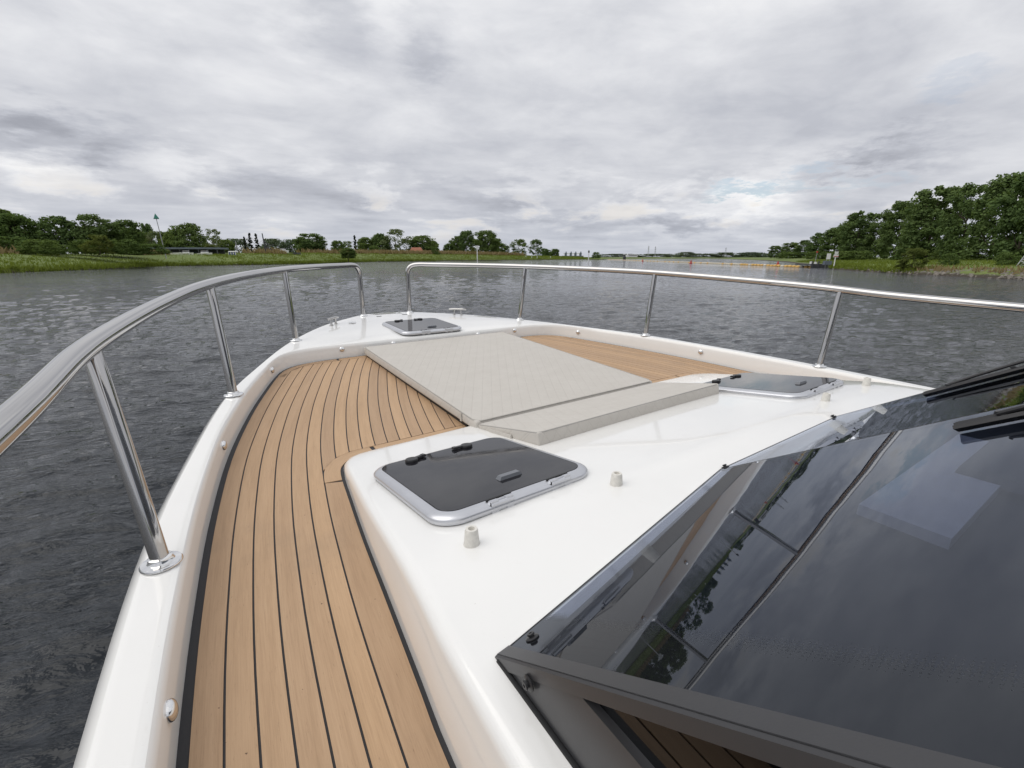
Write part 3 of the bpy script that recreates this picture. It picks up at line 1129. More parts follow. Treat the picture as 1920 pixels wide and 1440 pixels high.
# cushions: loose on the deck -----------------------------------------------------------
def cushion(name, top, bot, label, bevel=.021):
    """top/bot: four corners front-left, front-right, rear-right, rear-left in boat coordinates"""
    import bmesh
    org = Vector(B(bot[3]))
    bm = bmesh.new()
    vt = [bm.verts.new(Vector(B(p)) - org) for p in top]
    vb = [bm.verts.new(Vector(B(p)) - org) for p in bot]
    bm.faces.new(vt); bm.faces.new(vb[::-1])
    for i in range(4):
        j = (i + 1) % 4
        bm.faces.new((vt[j], vt[i], vb[i], vb[j]))
    bmesh.ops.recalc_face_normals(bm, faces=bm.faces)
    bmesh.ops.bevel(bm, geom=list(bm.edges), offset=bevel, segments=4, profile=.6, affect='EDGES')
    me = bpy.data.meshes.new(name); bm.to_mesh(me); bm.free()
    me.materials.append(MATS['cushion']); me.shade_smooth(); me.set_sharp_from_angle(angle=R(50))
    o = obj(name, me, None, org)
    tag(o, label, 'cushion', 'grey quilted cushions of the sunbathing pad')
    return o


pad = cushion('sun_pad', [(-.75, 4.03, -.771), (.75, 4.03, -.771), (.758, 2.050, -.879), (-.758, 2.050, -.879)],
              [(-.75, 4.035, -.845), (.75, 4.035, -.845), (.758, 2.05, -.941), (-.758, 2.05, -.941)],
              'large grey quilted cushion lying on the teak foredeck')
bol = cushion('head_cushion', [(-.757, 2.036, -.889), (.757, 2.036, -.889), (.737, 1.53, -.778), (-.737, 1.53, -.778)],
              [(-.755, 2.036, -.922), (.755, 2.036, -.922), (.735, 1.515, -.846), (-.735, 1.515, -.846)],
              'narrow wedge shaped grey head cushion on the white coachroof', .0125)
org = pad.location


def flap(p, size, rz, parent, rx=0):
    f = MB().box((0, 0, 0), size)
    q = Vector(B(p)) - parent.location
    obj('fastening_tab', f.mesh('fastening_tab', 'cushion'), parent, q, (rx, 0, rz))


def piping(parent, top, inset=.004):
    P = [Vector(B(p)) - parent.location for p in top]
    c = sum(P, Vector()) / 4
    pts = []
    n = len(P)
    for i in range(n):
        a, b, d = P[i - 1], P[i], P[(i + 1) % n]
        for t in (.02, .5, .98):
            q = b + (d - b) * t
            pts.append(q + (c - q).normalized() * inset + Vector((0, 0, -.003)))
    pts.append(pts[0])
    V, F = sweep(pts, .0034, 6, False)
    obj('piping', new_mesh('piping', V, F, 'cushion_welt', True), parent)


piping(pad, [(-.75, 4.03, -.771), (.75, 4.03, -.771), (.758, 2.050, -.879), (-.758, 2.050, -.879)])
piping(bol, [(-.757, 2.036, -.889), (.757, 2.036, -.889), (.737, 1.53, -.778), (-.737, 1.53, -.778)])
flap((-.752, 1.82, -.878), (.008, .20, .026), R(1), bol, R(-8))
flap((-.762, 2.22, -.90), (.006, .014, .05), 0, pad)
bb = MB()  # black slab added to draw the dark shadow gap beneath the pad
V = [B((x, y, z)) for z0 in (0, 1) for (x, y, z) in ((-.735, 4.02, -.862 + .016 * z0), (.735, 4.02, -.862 + .016 * z0), (.735, 2.20, -.967 + .026 * z0), (-.735, 2.20, -.967 + .026 * z0))]
V = [Vector(v) - org for v in V]
bb.add(V, [(0, 1, 2, 3), (7, 6, 5, 4), (0, 4, 5, 1), (1, 5, 6, 2), (2, 6, 7, 3), (3, 7, 4, 0)])
obj('shadow_gap', bb.mesh('shadow_gap', 'black_rubber'), pad)

# ------------------------------------------------------------------ river, banks
CF = np.array([math.sin(YAW), math.cos(YAW)]); CR = np.array([math.cos(YAW), -math.sin(YAW)])


def W2(l, d):
    """metres to the right of and ahead of the camera heading -> world x, y"""
    p = np.array([CAM.x, CAM.y]) + CR * l + CF * d
    return float(p[0]), float(p[1])


def water():
    r = [0.]
    q = 1.2
    while q < 170: r.append(q); q *= 1.0088
    while q < 6500: r.append(q); q *= 1.06
    r = np.array(r)
    a0 = YAW
    fine = np.linspace(-R(62), R(62), 620)
    rest = np.linspace(R(62), 2 * math.pi - R(62), 90)[1:-1]
    an = np.r_[fine, rest] + a0
    na, nr = len(an), len(r)
    RR, AA = np.meshgrid(r, an, indexing='ij')
    X = CAM.x + RR * np.sin(AA); Y = CAM.y + RR * np.cos(AA)
    dr = np.gradient(r)[:, None] * np.ones_like(AA)
    da = RR * (R(124) / 620)
    sp = np.maximum(dr * .8, da)
    Z = np.zeros_like(X)
    g = np.random.default_rng(5)
    for i in range(64):
        lam = .13 * (11 ** (i / 63.))
        th = R(-20) + math.pi / 2 + g.normal(0, R(38))
        k = 2 * math.pi / lam
        amp = .0046 * lam ** .88 * g.uniform(.5, 1.3)
        fade = np.clip((lam / (sp * 3.2)) - .35, 0, 1)
        ph = k * (X * math.cos(th) + Y * math.sin(th)) + g.uniform(0, 6.28)
        s = np.sin(ph)
        Z += amp * fade * (s + .22 * np.cos(2 * ph))
    Z[0] = 0
    co = np.stack([X.ravel(), Y.ravel(), Z.ravel()], 1).astype(np.float32)
    i, j = np.meshgrid(np.arange(nr - 1), np.arange(na), indexing='ij')
    j2 = (j + 1) % na
    f = np.stack([i * na + j, (i + 1) * na + j, (i + 1) * na + j2, i * na + j2], -1).reshape(-1, 4).astype(np.int32)
    me = bpy.data.meshes.new('river')
    me.vertices.add(len(co)); me.vertices.foreach_set('co', co.ravel())
    me.loops.add(f.size); me.loops.foreach_set('vertex_index', f.ravel())
    me.polygons.add(len(f)); me.polygons.foreach_set('loop_start', np.arange(0, f.size, 4, dtype=np.int32))
    me.update(calc_edges=True)
    me.shade_smooth()
    me.materials.append(MATS['river_water'])
    tag(obj('river', me), 'grey rippled river water', None, None, 'structure')


water()

LEFT = resample([(-330, -420), (-150, -120), (-100, 0), (-84, 45), (-80, 73), (-83, 91), (-95, 129), (-81, 147), (-75, 183), (-72, 244), (-40, 314), (18, 400), (95, 520), (150, 610), (270, 740), (520, 900), (1500, 1500)], 420)
RIGHT = resample([(140, -420), (70, -120), (57, 0), (56.6, 52), (56.8, 59), (58, 68), (61, 81), (67, 99), (78, 112), (94, 148), (109, 180), (140, 240), (178, 330), (258, 560), (330, 760), (420, 1000)], 360)
PROF_L = [(-3, -1.2), (0, -.15), (.35, .22), (.9, .55), (2.5, .85), (5, 1.25), (9, 1.8), (15, 2.5), (22, 3.0), (34, 3.3), (60, 3.4), (150, 3.4), (500, 3.6), (3500, 5)]
PROF_R = [(-3, -1.2), (0, -.15), (.4, .25), (1.2, .50), (3, .80), (7, 1.15), (14, 1.45), (24, 1.7), (40, 1.8), (80, 1.9), (200, 2.0), (600, 2.4), (3500, 5)]


def hscale(d):                              # the left bank turns into a low dike further off
    return np.interp(d, [-50, 60, 150, 220, 330, 430, 560, 900], [1, 1, 1., 1.35, 1.5, 1.15, .62, .55])


def bank(name, path, prof, side, label):
    V = []; F = []
    t = np.gradient(path, axis=0)
    # long smoothing keeps the far offsets from crossing
    for off, z in prof:
        k = int(min(80, max(1, abs(off) * .7)))
        tt = np.stack([np.convolve(np.pad(t[:, c], k, 'edge'), np.ones(2 * k + 1) / (2 * k + 1), 'valid') for c in range(2)], 1)
        tt /= np.linalg.norm(tt, axis=1)[:, None]
        n = np.stack([-tt[:, 1], tt[:, 0]], 1) * side
        P = path + n * off
        wob = .35 * np.sin(np.arange(len(path)) * .9) + .25 * np.sin(np.arange(len(path)) * 2.3 + 1)
        if -1 < off < 12: P = P + n * wob[:, None] * .6
        for p, q in zip(P, path):
            s = hscale(q[1]) if side > 0 else 1.
            x, y = W2(*p)
            V.append((x, y, z * s + (rng.normal(0, .05) if 1 < off < 60 else 0)))
    n = len(path)
    for i in range(len(prof) - 1):
        for j in range(n - 1):
            F.append((i * n + j, i * n + j + 1, (i + 1) * n + j + 1, (i + 1) * n + j))
    tag(obj(name, new_mesh(name, V, F, 'meadow', True)), label, None, None, 'structure')


bank('left_bank', LEFT, PROF_L, 1, 'grassy left river bank')
bank('right_bank', RIGHT, PROF_R, -1, 'grassy right river bank')


def bank_z(side, off, d):
    pr = PROF_L if side > 0 else PROF_R
    return float(np.interp(off, [p[0] for p in pr], [p[1] for p in pr]) * (hscale(d) if side > 0 else 1))


def tufts(name, label, mat_, items):
    """items: (x, y, z, height, spread, blades)"""
    V = []; F = []
    for x, y, z, h, sp, nb in items:
        for _ in range(nb):
            a = rng.uniform(0, 6.283); o = rng.normal(0, sp, 2)
            hh = h * rng.uniform(.5, 1.15); w = h * rng.uniform(.10, .22)
            lean = rng.normal(0, .28, 2) * hh
            bx, by = x + o[0], y + o[1]
            ca, sa = math.cos(a) * w, math.sin(a) * w
            k = len(V)
            V += [(bx - ca, by - sa, z - .05), (bx + ca, by + sa, z - .05), (bx + lean[0] + ca * .5, by + lean[1] + sa * .5, z + hh * .7), (bx + lean[0] * 1.6, by + lean[1] * 1.6, z + hh)]
            F += [(k, k + 1, k + 2), (k, k + 2, k + 3)]
    tag(obj(name, new_mesh(name, V, F, mat_)), label, 'grass', None, 'stuff')


def along(path, side, dmin, dmax, omin, omax, n, bias=1.):
    out = []
    ok = np.where((path[:, 1] > dmin) & (path[:, 1] < dmax))[0]
    w = 1. / (30 + path[ok, 1]) ** bias
    t = np.gradient(path, axis=0); t /= np.linalg.norm(t, axis=1)[:, None]
    for i in rng.choice(ok[:-1], n, p=(w / w.sum()) if len(ok) == len(w) and False else None):
        u = rng.uniform()
        p = path[i] * (1 - u) + path[min(i + 1, len(path) - 1)] * u
        off = omin + (omax - omin) * rng.uniform() ** 1.6
        q = p + np.array([-t[i, 1], t[i, 0]]) * side * off
        x, y = W2(*q)
        out.append((x, y, bank_z(side, off, p[1]), off, p[1]))
    return out


it_ = [(x, y, z, rng.uniform(.22, .5) * (1 + d / 500), .35 * (1 + d / 250), 4) for x, y, z, o, d in along(LEFT, 1, 20, 520, .2, 26, 13000)]
it_ += [(x, y, z, rng.uniform(.45, .8), .4, 5) for x, y, z, o, d in along(LEFT, 1, 20, 300, .1, 1.6, 2600)]
it_ += [(x, y, z, rng.uniform(.2, .45), .3, 4) for x, y, z, o, d in along(RIGHT, -1, 20, 200, 1.5, 24, 5000) if d > 66 or o > 4.5]
it_ += [(x, y, z, rng.uniform(.3, .7), .35, 5) for x, y, z, o, d in along(RIGHT, -1, 66, 130, .3, 2.2, 700)]
tufts('bank_grass', 'long green grass covering both river banks', 'grass_blade', it_)
it_ = []
for x, y, z, o, d in along(LEFT, 1, 40, 420, 22, 36, 3600):
    if (math.sin(x * .11 + y * .05) + math.sin(x * .031 - y * .07)) > -.1:
        it_.append((x, y, z, rng.uniform(.8, 1.7) * (1 + d / 450), .5 * (1 + d / 200), 4))
it_ += [(x, y, z, rng.uniform(.4, .8), .3, 4) for x, y, z, o, d in along(RIGHT, -1, 20, 72, 1.2, 4, 260)]
tufts('dry_reeds', 'tan dry reeds in front of the trees on the left bank', 'reed_blade', it_)


def rubble():
    V = []; F = []
    base = [(-1, -1, -1), (1, -1, -1), (1, 1, -1), (-1, 1, -1), (-.7, -.7, .6), (.7, -.6, .8), (.6, .7, .7), (-.6, .6, .9)]
    fc = [(3, 2, 1, 0), (4, 5, 6, 7), (0, 1, 5, 4), (1, 2, 6, 5), (2, 3, 7, 6), (3, 0, 4, 7)]
    def put(x, y, z, s):
        k = len(V); a = rng.uniform(0, 6.28); c, sn = math.cos(a), math.sin(a)
        for p in base:
            q = (np.array(p) + rng.normal(0, .22, 3)) * s * np.array([1, .8, .55])
            V.append((x + q[0] * c - q[1] * sn, y + q[0] * sn + q[1] * c, z + q[2] + s * .2))
        F.extend([tuple(i + k for i in f) for f in fc])
    for x, y, z, o, d in along(RIGHT, -1, 25, 92, -.2, 2.4, 650): put(x, y, z - .05, rng.uniform(.08, .30))
    for x, y, z, o, d in along(RIGHT, -1, 25, 66, .2, 4.5, 520): put(x, y, z - .05, rng.uniform(.10, .34))
    for x, y, z, o, d in along(LEFT, 1, 60, 160, -.2, .6, 160): put(x, y, z - .08, rng.uniform(.06, .16))
    tag(obj('bank_rubble', new_mesh('bank_rubble', V, F, 'stone')), 'grey rubble stones along the water line of the right bank', 'stones', None, 'stuff')


rubble()

# ------------------------------------------------------------------ trees


def crown_mesh(name, kind, leaf, n_cl, n_leaf, size, seed, aspect):
    """unit crown: height 1, width 1 (scaled per tree); aspect = width/height of the real tree so leaves stay square"""
    g = np.random.default_rng(seed)
    C = []; Rr = []
    def rad(t):
        if kind == 'broad': return .5 * math.sqrt(max(0, 1 - abs((t - .44) / .58) ** 2.5))
        if kind == 'tall': return .5 * math.sqrt(max(0, 1 - abs((t - .40) / .61) ** 2.1))
        if kind == 'conifer': return .48 * (1 - t) ** .7 * min(1, (t + .02) / .12)
        return .5 * math.sqrt(max(0, 1 - ((t - .28) / .74) ** 2))
    lo = dict(broad=.03, tall=.05, conifer=.04, bush=.0)[kind]
    for _ in range(n_cl):
        t = g.uniform(lo, .97); r = rad(t); a = g.uniform(0, 6.283)
        q = r * (g.uniform(.25, 1.) ** .5) * g.uniform(.72, 1.06)
        C.append((q * math.cos(a), q * math.sin(a), t)); Rr.append(g.uniform(.08, .17) * (1. if kind != 'conifer' else .6))
    C = np.array(C); Rr = np.array(Rr)
    idx = g.integers(0, n_cl, n_leaf)
    d = g.normal(size=(n_leaf, 3)); d /= np.linalg.norm(d, axis=1)[:, None]
    rr = Rr[idx] * (g.uniform(.1, 1.12, n_leaf) ** .45)
    P = C[idx] + d * rr[:, None] * np.array([1, 1, aspect * .8])
    P[:, 2] = np.clip(P[:, 2], .0, 1.02)
    nrm = d * .8 + g.normal(0, .55, (n_leaf, 3)) + np.array([0, 0, .45])
    nrm /= np.linalg.norm(nrm, axis=1)[:, None]
    ref = g.normal(size=(n_leaf, 3))
    u = np.cross(nrm, ref); u /= np.linalg.norm(u, axis=1)[:, None]
    v = np.cross(nrm, u)
    s = size * g.uniform(.55, 1.3, n_leaf)[:, None]
    sc = np.array([1 / aspect, 1 / aspect, 1.])
    V = np.stack([P + (-u - v * .6) * s * sc, P + (u * .9 - v * .7) * s * sc, P + (u + v * .6) * s * sc, P + (-u * .8 + v * .8) * s * sc], 1).reshape(-1, 3)
    F = [(4 * i, 4 * i + 1, 4 * i + 2, 4 * i + 3) for i in range(n_leaf)]
    return new_mesh(name, V, F, leaf)


def trunk_mesh(seed, kind):
    g = np.random.default_rng(seed)
    b = MB()
    top = .78 if kind != 'bush' else .5
    pts = [(0, 0, -.03)]; x = y = 0.
    for k in range(1, 7):
        x += g.normal(0, .015); y += g.normal(0, .015); pts.append((x, y, top * k / 6))
    b.tube(pts, [.030, .024, .020, .017, .013, .009, .004], 7)
    for _ in range(7):
        t = g.uniform(.18, .6); k = int(t / top * 6); p = pts[k]; a = g.uniform(0, 6.28); L = g.uniform(.18, .36)
        b.tube([p, (p[0] + math.cos(a) * L * .5, p[1] + math.sin(a) * L * .5, p[2] + .10), (p[0] + math.cos(a) * L, p[1] + math.sin(a) * L, p[2] + .24)], [.011, .008, .003], 5)
    return b.mesh('trunk', 'bark', True)


CROWN = {}
for key, kind, leaf, ncl, nl, sz, asp, nv in (
        ('poplar', 'tall', 'leaf_dark', 95, 10500, .0135, .58, 4), ('oak', 'broad', 'leaf_mid', 130, 8000, .021, .85, 3), ('dark', 'broad', 'leaf_dark', 130, 8000, .021, .85, 3),
        ('pale', 'broad', 'leaf_pale', 50, 2600, .020, .85, 2), ('brown', 'broad', 'leaf_brown', 50, 2000, .020, .85, 1), ('bush', 'bush', 'leaf_mid', 60, 3400, .030, 1.3, 2),
        ('light', 'bush', 'leaf_yellow_green', 40, 2600, .028, 1.1, 2), ('conifer', 'conifer', 'leaf_conifer', 60, 1600, .022, .2, 1), ('far', 'bush', 'leaf_far', 70, 2600, .035, 1.6, 2), ('lone', 'tall', 'leaf_mid', 70, 3200, .020, .8, 2)):
    CROWN[key] = [crown_mesh('crown', kind, leaf, ncl, nl, sz, 100 + 17 * len(CROWN) + v, asp) for v in range(nv)]
TRUNK = {k: [trunk_mesh(31 + v, k) for v in range(2)] for k in ('tree', 'bush')}
count = {}


def tree(key, l, d, h, w, label, group=None, cat='tree', z=None):
    """h: height of the tip over the water"""
    if z is None:
        z = (3.2 if d < 200 else 3.9 if d < 360 else 3.6 if d < 560 else 2.0) if l < d * .09 - 2 else 1.5
    hh = max(1.0, h - z)
    k = count.get(key, 0); count[key] = k + 1
    x, y = W2(l, d)
    name = {'bush': 'bush', 'light': 'bush', 'conifer': 'conifer', 'poplar': 'poplar'}.get(key, 'tree')
    o = empty(name, (x, y, z), (0, 0, (k * 2.399) % 6.283))
    tag(o, label, cat, group)
    cr = CROWN[key][k % len(CROWN[key])]
    obj('crown', cr, o, (0, 0, 0), (0, 0, 0), (w * (1.0 if key == 'poplar' else 1.05), w * random.uniform(.9, 1.1), hh))
    if key != 'bush':
        obj('trunk', TRUNK['tree'][k % 2], o, (0, 0, 0), (0, 0, 0), (hh * .75, hh * .75, hh))
    else:
        obj('trunk', TRUNK['bush'][k % 2], o, (0, 0, 0), (0, 0, 0), (hh * .8, hh * .8, hh))
    return o


GL, GR, GF, GD = 'trees along the left bank', 'row of tall trees on the right bank', 'trees on the far shore', 'trees on the dike ahead'
for a in [
    ('dark', -129.8, 120, 13.9, 10.2, 'tall dark tree at the far left end of the left bank tree belt', GL),
    ('oak', -123.0, 118, 12.4, 9.3, 'mid green rounded tree second from the left end of the left bank', GL),
    ('brown', -125.9, 126, 10.6, 7.5, 'brownish thin tree in the dip between the leftmost and the double crowned dark trees', GL),
    ('dark', -116.4, 122, 12.2, 9.6, 'left half of the double crowned dark green trees on the left bank', GL),
    ('dark', -109.4, 125, 12.8, 9.4, 'right half of the double crowned dark green trees on the left bank', GL),
    ('oak', -105.5, 130, 11.9, 7.8, 'dark green tree sloping down right of the double crowned trees', GL),
    ('pale', -125.4, 150, 12.4, 4.6, 'thin pale tree top poking up right of the dark tree belt', GL),
    ('oak', -114.1, 142, 10.3, 8.0, 'low green tree at the right end of the dark belt', GL),
    ('brown', -151.1, 190, 13.4, 9.6, 'brown leaved tree left of the green beacon behind the long shed', GL),
    ('dark', -229.7, 300, 22.4, 7.1, 'small dark tree top standing above the shed roof', GL),
    ('pale', -155.1, 205, 13.6, 11.7, 'light green tree behind the long shed left of the beacon pole', GL),
    ('oak', -153.7, 212, 13.0, 9.6, 'green tree directly behind the beacon pole', GL),
    ('dark', -129.6, 190, 15.1, 11.6, 'dark spreading tree just right of the beacon pole', GL),
    ('oak', -139.6, 196, 12.4, 8.0, 'lower tree tucked against the left of the dark spreading tree', GL),
    ('pale', -135.2, 215, 14.4, 9.4, 'pale grey green rounded tree right of the dark spreading tree', GL),
    ('oak', -157.3, 260, 11.5, 9.0, 'small green tree between the pale round tree and the conifers', GL),
    ('far', -279.0, 480, 19.7, 30, 'left part of the distant wood behind the conifers', GL),
    ('far', -253.2, 500, 20.4, 32, 'middle part of the distant wood right of the conifers', GL),
    ('far', -238.9, 520, 20.6, 34, 'right part of the distant wood beside the round dark tree', GL),
    ('conifer', -146.4, 260, 13.5, 2.4, 'shortest and leftmost of the three dark conifers', GL),
    ('conifer', -144.3, 262, 15.6, 2.9, 'middle one of the three dark conifers', GL),
    ('conifer', -138.8, 258, 15.1, 3.2, 'rightmost of the three dark conifers', GL),
    ('dark', -108.3, 255, 14.3, 15.6, 'wide round dark tree standing alone in the meadow', GL),
    ('oak', -113.8, 310, 12.6, 9.0, 'low green tree just right of the wide round dark tree', GD),
    ('brown', -137.9, 340, 16.9, 10.5, 'brownish tree left of the lone dark cypress', GD),
    ('pale', -114.8, 330, 13.6, 8.8, 'light green low tree at the foot of the lone cypress', GD),
    ('conifer', -132.3, 400, 20.7, 4.2, 'lone dark cypress left of the tall tree group on the dike', GD),
    ('oak', -122.4, 400, 18.1, 16.3, 'left low tree of the group round the red roofed house', GD),
    ('dark', -109.6, 395, 20.9, 16.1, 'dark tree left of the tallest tree by the red roofed house', GD),
    ('pale', -96.3, 392, 24.1, 24.7, 'tallest grey green tree of the group left of the red roofed house', GD),
    ('dark', -76.8, 404, 19.9, 23.6, 'dark round tree behind the red roofed house', GD),
    ('oak', -67.5, 402, 15.4, 12.0, 'small tree right of the red roofed house', GD),
    ('oak', -56.0, 430, 14.1, 12.7, 'low tree at the left end of the second tree group on the dike', GD),
    ('dark', -49.7, 430, 20.2, 15.6, 'left dark tree of the second tree group on the dike', GD),
    ('dark', -40.4, 425, 24.7, 14.4, 'upright dark tree in the middle of the second tree group', GD),
    ('oak', -21.9, 420, 24.4, 21.9, 'broad tree behind the white river sign', GD),
    ('oak', -11.8, 520, 16.6, 16.5, 'low tree right of the broad tree behind the white river sign', GD),
    ('lone', 7.1, 520, 21.1, 21.0, 'dark rounded tree of the pair nearest the lock', GD),
    ('lone', 27.0, 530, 21.2, 15.8, 'right tree of the pair nearest the lock, with a clear gap beside it', GD),
    ('dark', 42.1, 600, 12.9, 11.5, 'small dark tree left of the lock buildings', GF),
    ('oak', 56.2, 620, 12.6, 13.2, 'small tree touching the lock buildings', GF),
    ('dark', 49.0, 640, 11.6, 12.2, 'lowest small tree between the two before the lock', GF),
    ('far', 290.0, 960, 8.6, 110, 'flat far wood low on the horizon behind the float line', GF),
    ('far', 215.5, 960, 8.6, 100, 'far wood low on the horizon right of the white lock house', GF),
    ('far', 295.5, 800, 10.4, 40, 'far round copse on the horizon', GF),
    ('far', 345.0, 850, 8.4, 70, 'far low wood right of the round copse', GF),
    ('far', 373.9, 820, 10.0, 54, 'far wood with an even top before the tall right bank trees', GF),
    ('far', 405.8, 800, 10.2, 54, 'far wood closest to the tall right bank trees', GF),
    ('far', 440.8, 840, 8.4, 70, 'far low wood tailing off behind the end of the tree row', GF),
    ('poplar', 211.8, 380, 11.0, 11.3, 'smallest and farthest tree of the right bank row', GR),
    ('poplar', 200.3, 340, 12.7, 13.3, 'second tree from the far end of the right bank row', GR),
    ('poplar', 185.6, 300, 12.6, 12.4, 'third tree from the far end of the right bank row', GR),
    ('poplar', 163.1, 250, 14.6, 13.4, 'fourth tree from the far end of the right bank row', GR),
    ('poplar', 150.0, 220, 15.2, 12.6, 'fifth tree from the far end, left of the first tall crown', GR),
    ('poplar', 126.9, 175, 18.4, 12.4, 'tall crowned tree behind the white sign boards on the right bank', GR),
    ('poplar', 134.5, 190, 16.2, 11.4, 'tree in the shadow left of the tall crown behind the sign boards', GR),
    ('poplar', 127.9, 166, 16.9, 9.8, 'tree in the dip right of the tall crown behind the sign boards', GR),
    ('poplar', 121.7, 150, 18.7, 10.4, 'tree rising right of the dip in the right bank row', GR),
    ('poplar', 110.6, 126, 20.2, 13.0, 'tall wide tree above the light green waterside bush', GR),
    ('poplar', 116.5, 136, 17.8, 9.4, 'lower tree at the left shoulder of the tall wide tree', GR),
    ('poplar', 104.4, 110, 18.2, 8.8, 'tree next to the notch of sky in the right bank row', GR),
    ('poplar', 98.6, 97, 17.8, 10.2, 'big tree right of the notch of sky', GR),
    ('poplar', 93.4, 87, 17.1, 8.9, 'tall tree at the right edge of the picture', GR),
    ('poplar', 92.5, 80, 16.8, 9.0, 'nearest tall tree, cut by the right edge of the picture', GR),
]:
    tree(*a)
for a in [
    ('bush', -115.6, 108, 6.9, 9.6, 'wide dark bush at the left edge below the tall tree'),
    ('bush', -105.1, 106, 6.1, 8.0, 'low dark bush in front of the brownish thin tree'),
    ('bush', -110.5, 112, 5.8, 7.0, 'low bush between the two wide bushes at the left'),
    ('light', -94.2, 108, 7.1, 6.4, 'bright green bush below the right half of the double crowned trees'),
    ('bush', -99.5, 110, 6.2, 6.0, 'dark bush left of the bright green bush'),
    ('bush', -93.1, 114, 6.4, 6.6, 'green bush right of the bright green bush'),
    ('bush', -90.0, 118, 5.5, 8.0, 'low bush at the left end of the long shed'),
    ('light', -114.6, 180, 6.9, 5.6, 'pale green bush under the pale round tree'),
    ('bush', -119.0, 176, 6.0, 6.6, 'dark bush left of the white tent'),
    ('bush', -93.2, 320, 9.4, 8.3, 'round bush on the dike below the tall tree group'),
    ('bush', -53.5, 330, 9.2, 5.6, 'small round bush at the right foot of the dike house'),
    ('light', -31.0, 380, 9.9, 5.8, 'bright bush left of the white river sign')]:
    tree(*a, group='bushes on the left bank', cat='bush')
for a in [
    ('light', 59.9, 70, 3.6, 4.0, 'light green bush growing at the water edge of the right bank', .6),
    ('bush', 67.0, 72, 2.9, 2.4, 'small round bush on the right bank meadow', 1.3),
    ('bush', 68.6, 65, 3.0, 2.8, 'bush under the nearest tall trees at the right edge', 1.2),
    ('bush', 110.5, 150, 4.2, 9.8, 'low dark undergrowth behind the sign boards', 1.6),
    ('bush', 118.0, 168, 4.4, 12, 'long low undergrowth left of the sign boards', 1.6),
    ('bush', 108.0, 128, 4.2, 9, 'undergrowth behind the light green bush', 1.6),
    ('bush', 104.0, 112, 4.0, 8, 'undergrowth right of the light green bush', 1.6),
    ('bush', 98.0, 97, 3.8, 8, 'undergrowth under the big tree right of the sky notch', 1.6),
    ('bush', 93.0, 86, 3.7, 7, 'undergrowth near the right edge of the picture', 1.6),
    ('bush', 150.0, 230, 5.0, 14, 'undergrowth along the middle of the right bank row', 1.6),
    ('bush', 178.0, 300, 5.2, 18, 'undergrowth along the far end of the right bank row', 1.6)]:
    tree(*a[:6], group='bushes on the right bank', cat='bush', z=a[6])
tree('bush', 84.1, 470, 7.0, 9.0, 'round bush on the small island by the float line', None, 'bush', .8)


# small leaning willow at the left bank water edge
def leaning_shrub():
    x, y = W2(-71.5, 205)
    o = empty('leaning_shrub', (x, y, .3)); tag(o, 'small dark shrub leaning over the water on the left bank', 'shrub')
    b = MB(); b.tube([(0, 0, -.3), (.25, .1, 1.2), (-.3, 0, 2.2), (-1.1, -.1, 3.6)], [.22, .18, .12, .04], 7)
    b.tube([(-.1, 0, 1.9), (.8, .2, 2.8), (1.6, .1, 3.6)], [.1, .07, .03], 6)
    obj('trunk', b.mesh('trunk', 'bark', True), o)
    obj('crown', CROWN['oak'][1], o, (.2, 0, 1.6), (0, 0, 1.), (7.6, 7., 4.2))


leaning_shrub()

# ------------------------------------------------------------------ marks, buildings and craft


def at(l, d, z=0.): return (*W2(l, d), z)


def thing(name, label, cat, l, d, z, group=None, rz=0.):
    o = empty(name, at(l, d, z), (0, 0, -YAW + rz))
    return tag(o, label, cat, group)


# green beacon, leaning
o = thing('beacon_pole', 'tall thin river beacon with green triangle top leaning left', 'beacon', -100.6, 137, 1.0)
lean = Vector((-.058, 0, 1)).normalized()
p = MB().tube([lean * t for t in (-.5, 4, 8, 11.9)], [.13, .12, .10, .085], 10)
obj('pole', p.mesh('pole', 'galvanised', True), o)
p = MB().lathe(tuple(lean * 11.9), [(.85, 0), (.85, .05), (.0, 1.5)], 4, tuple(lean))
obj('topmark', p.mesh('topmark', 'green_paint'), o, (0, 0, 0))
p = MB().lathe(tuple(lean * .1), [(.35, 0), (.35, .7), (.16, .8)], 12)
obj('pole_foot', p.mesh('pole_foot', 'white_paint', True), o)

# long low shed behind the left bank
o = thing('long_shed', 'long low blue grey shed with flat roof behind the left bank reeds', 'shed', -119, 172, 1.6, None, R(6))
p = MB().box((0, 0, 3.75), (27, 7, .42)); p.box((0, 0, 4.05), (26.6, 6.6, .15))
obj('roof', p.mesh('roof', 'blue_grey_steel'), o)
p = MB()
for x in np.linspace(-12.6, 12.6, 9): p.box((x, -3.2, 1.75), (.3, .3, 3.5))
obj('posts', p.mesh('posts', 'dark_steel'), o)
p = MB().box((0, 1.2, 1.75), (26, .3, 3.5))
wl = obj('wall', p.mesh('wall', 'dark_steel'), o)
for x in (-9, -5, 2, 7):
    p = MB().box((x, 1.02, 1.6), (2.6, .06, 2.2)); obj('door', p.mesh('door', 'blue_grey_steel'), o)


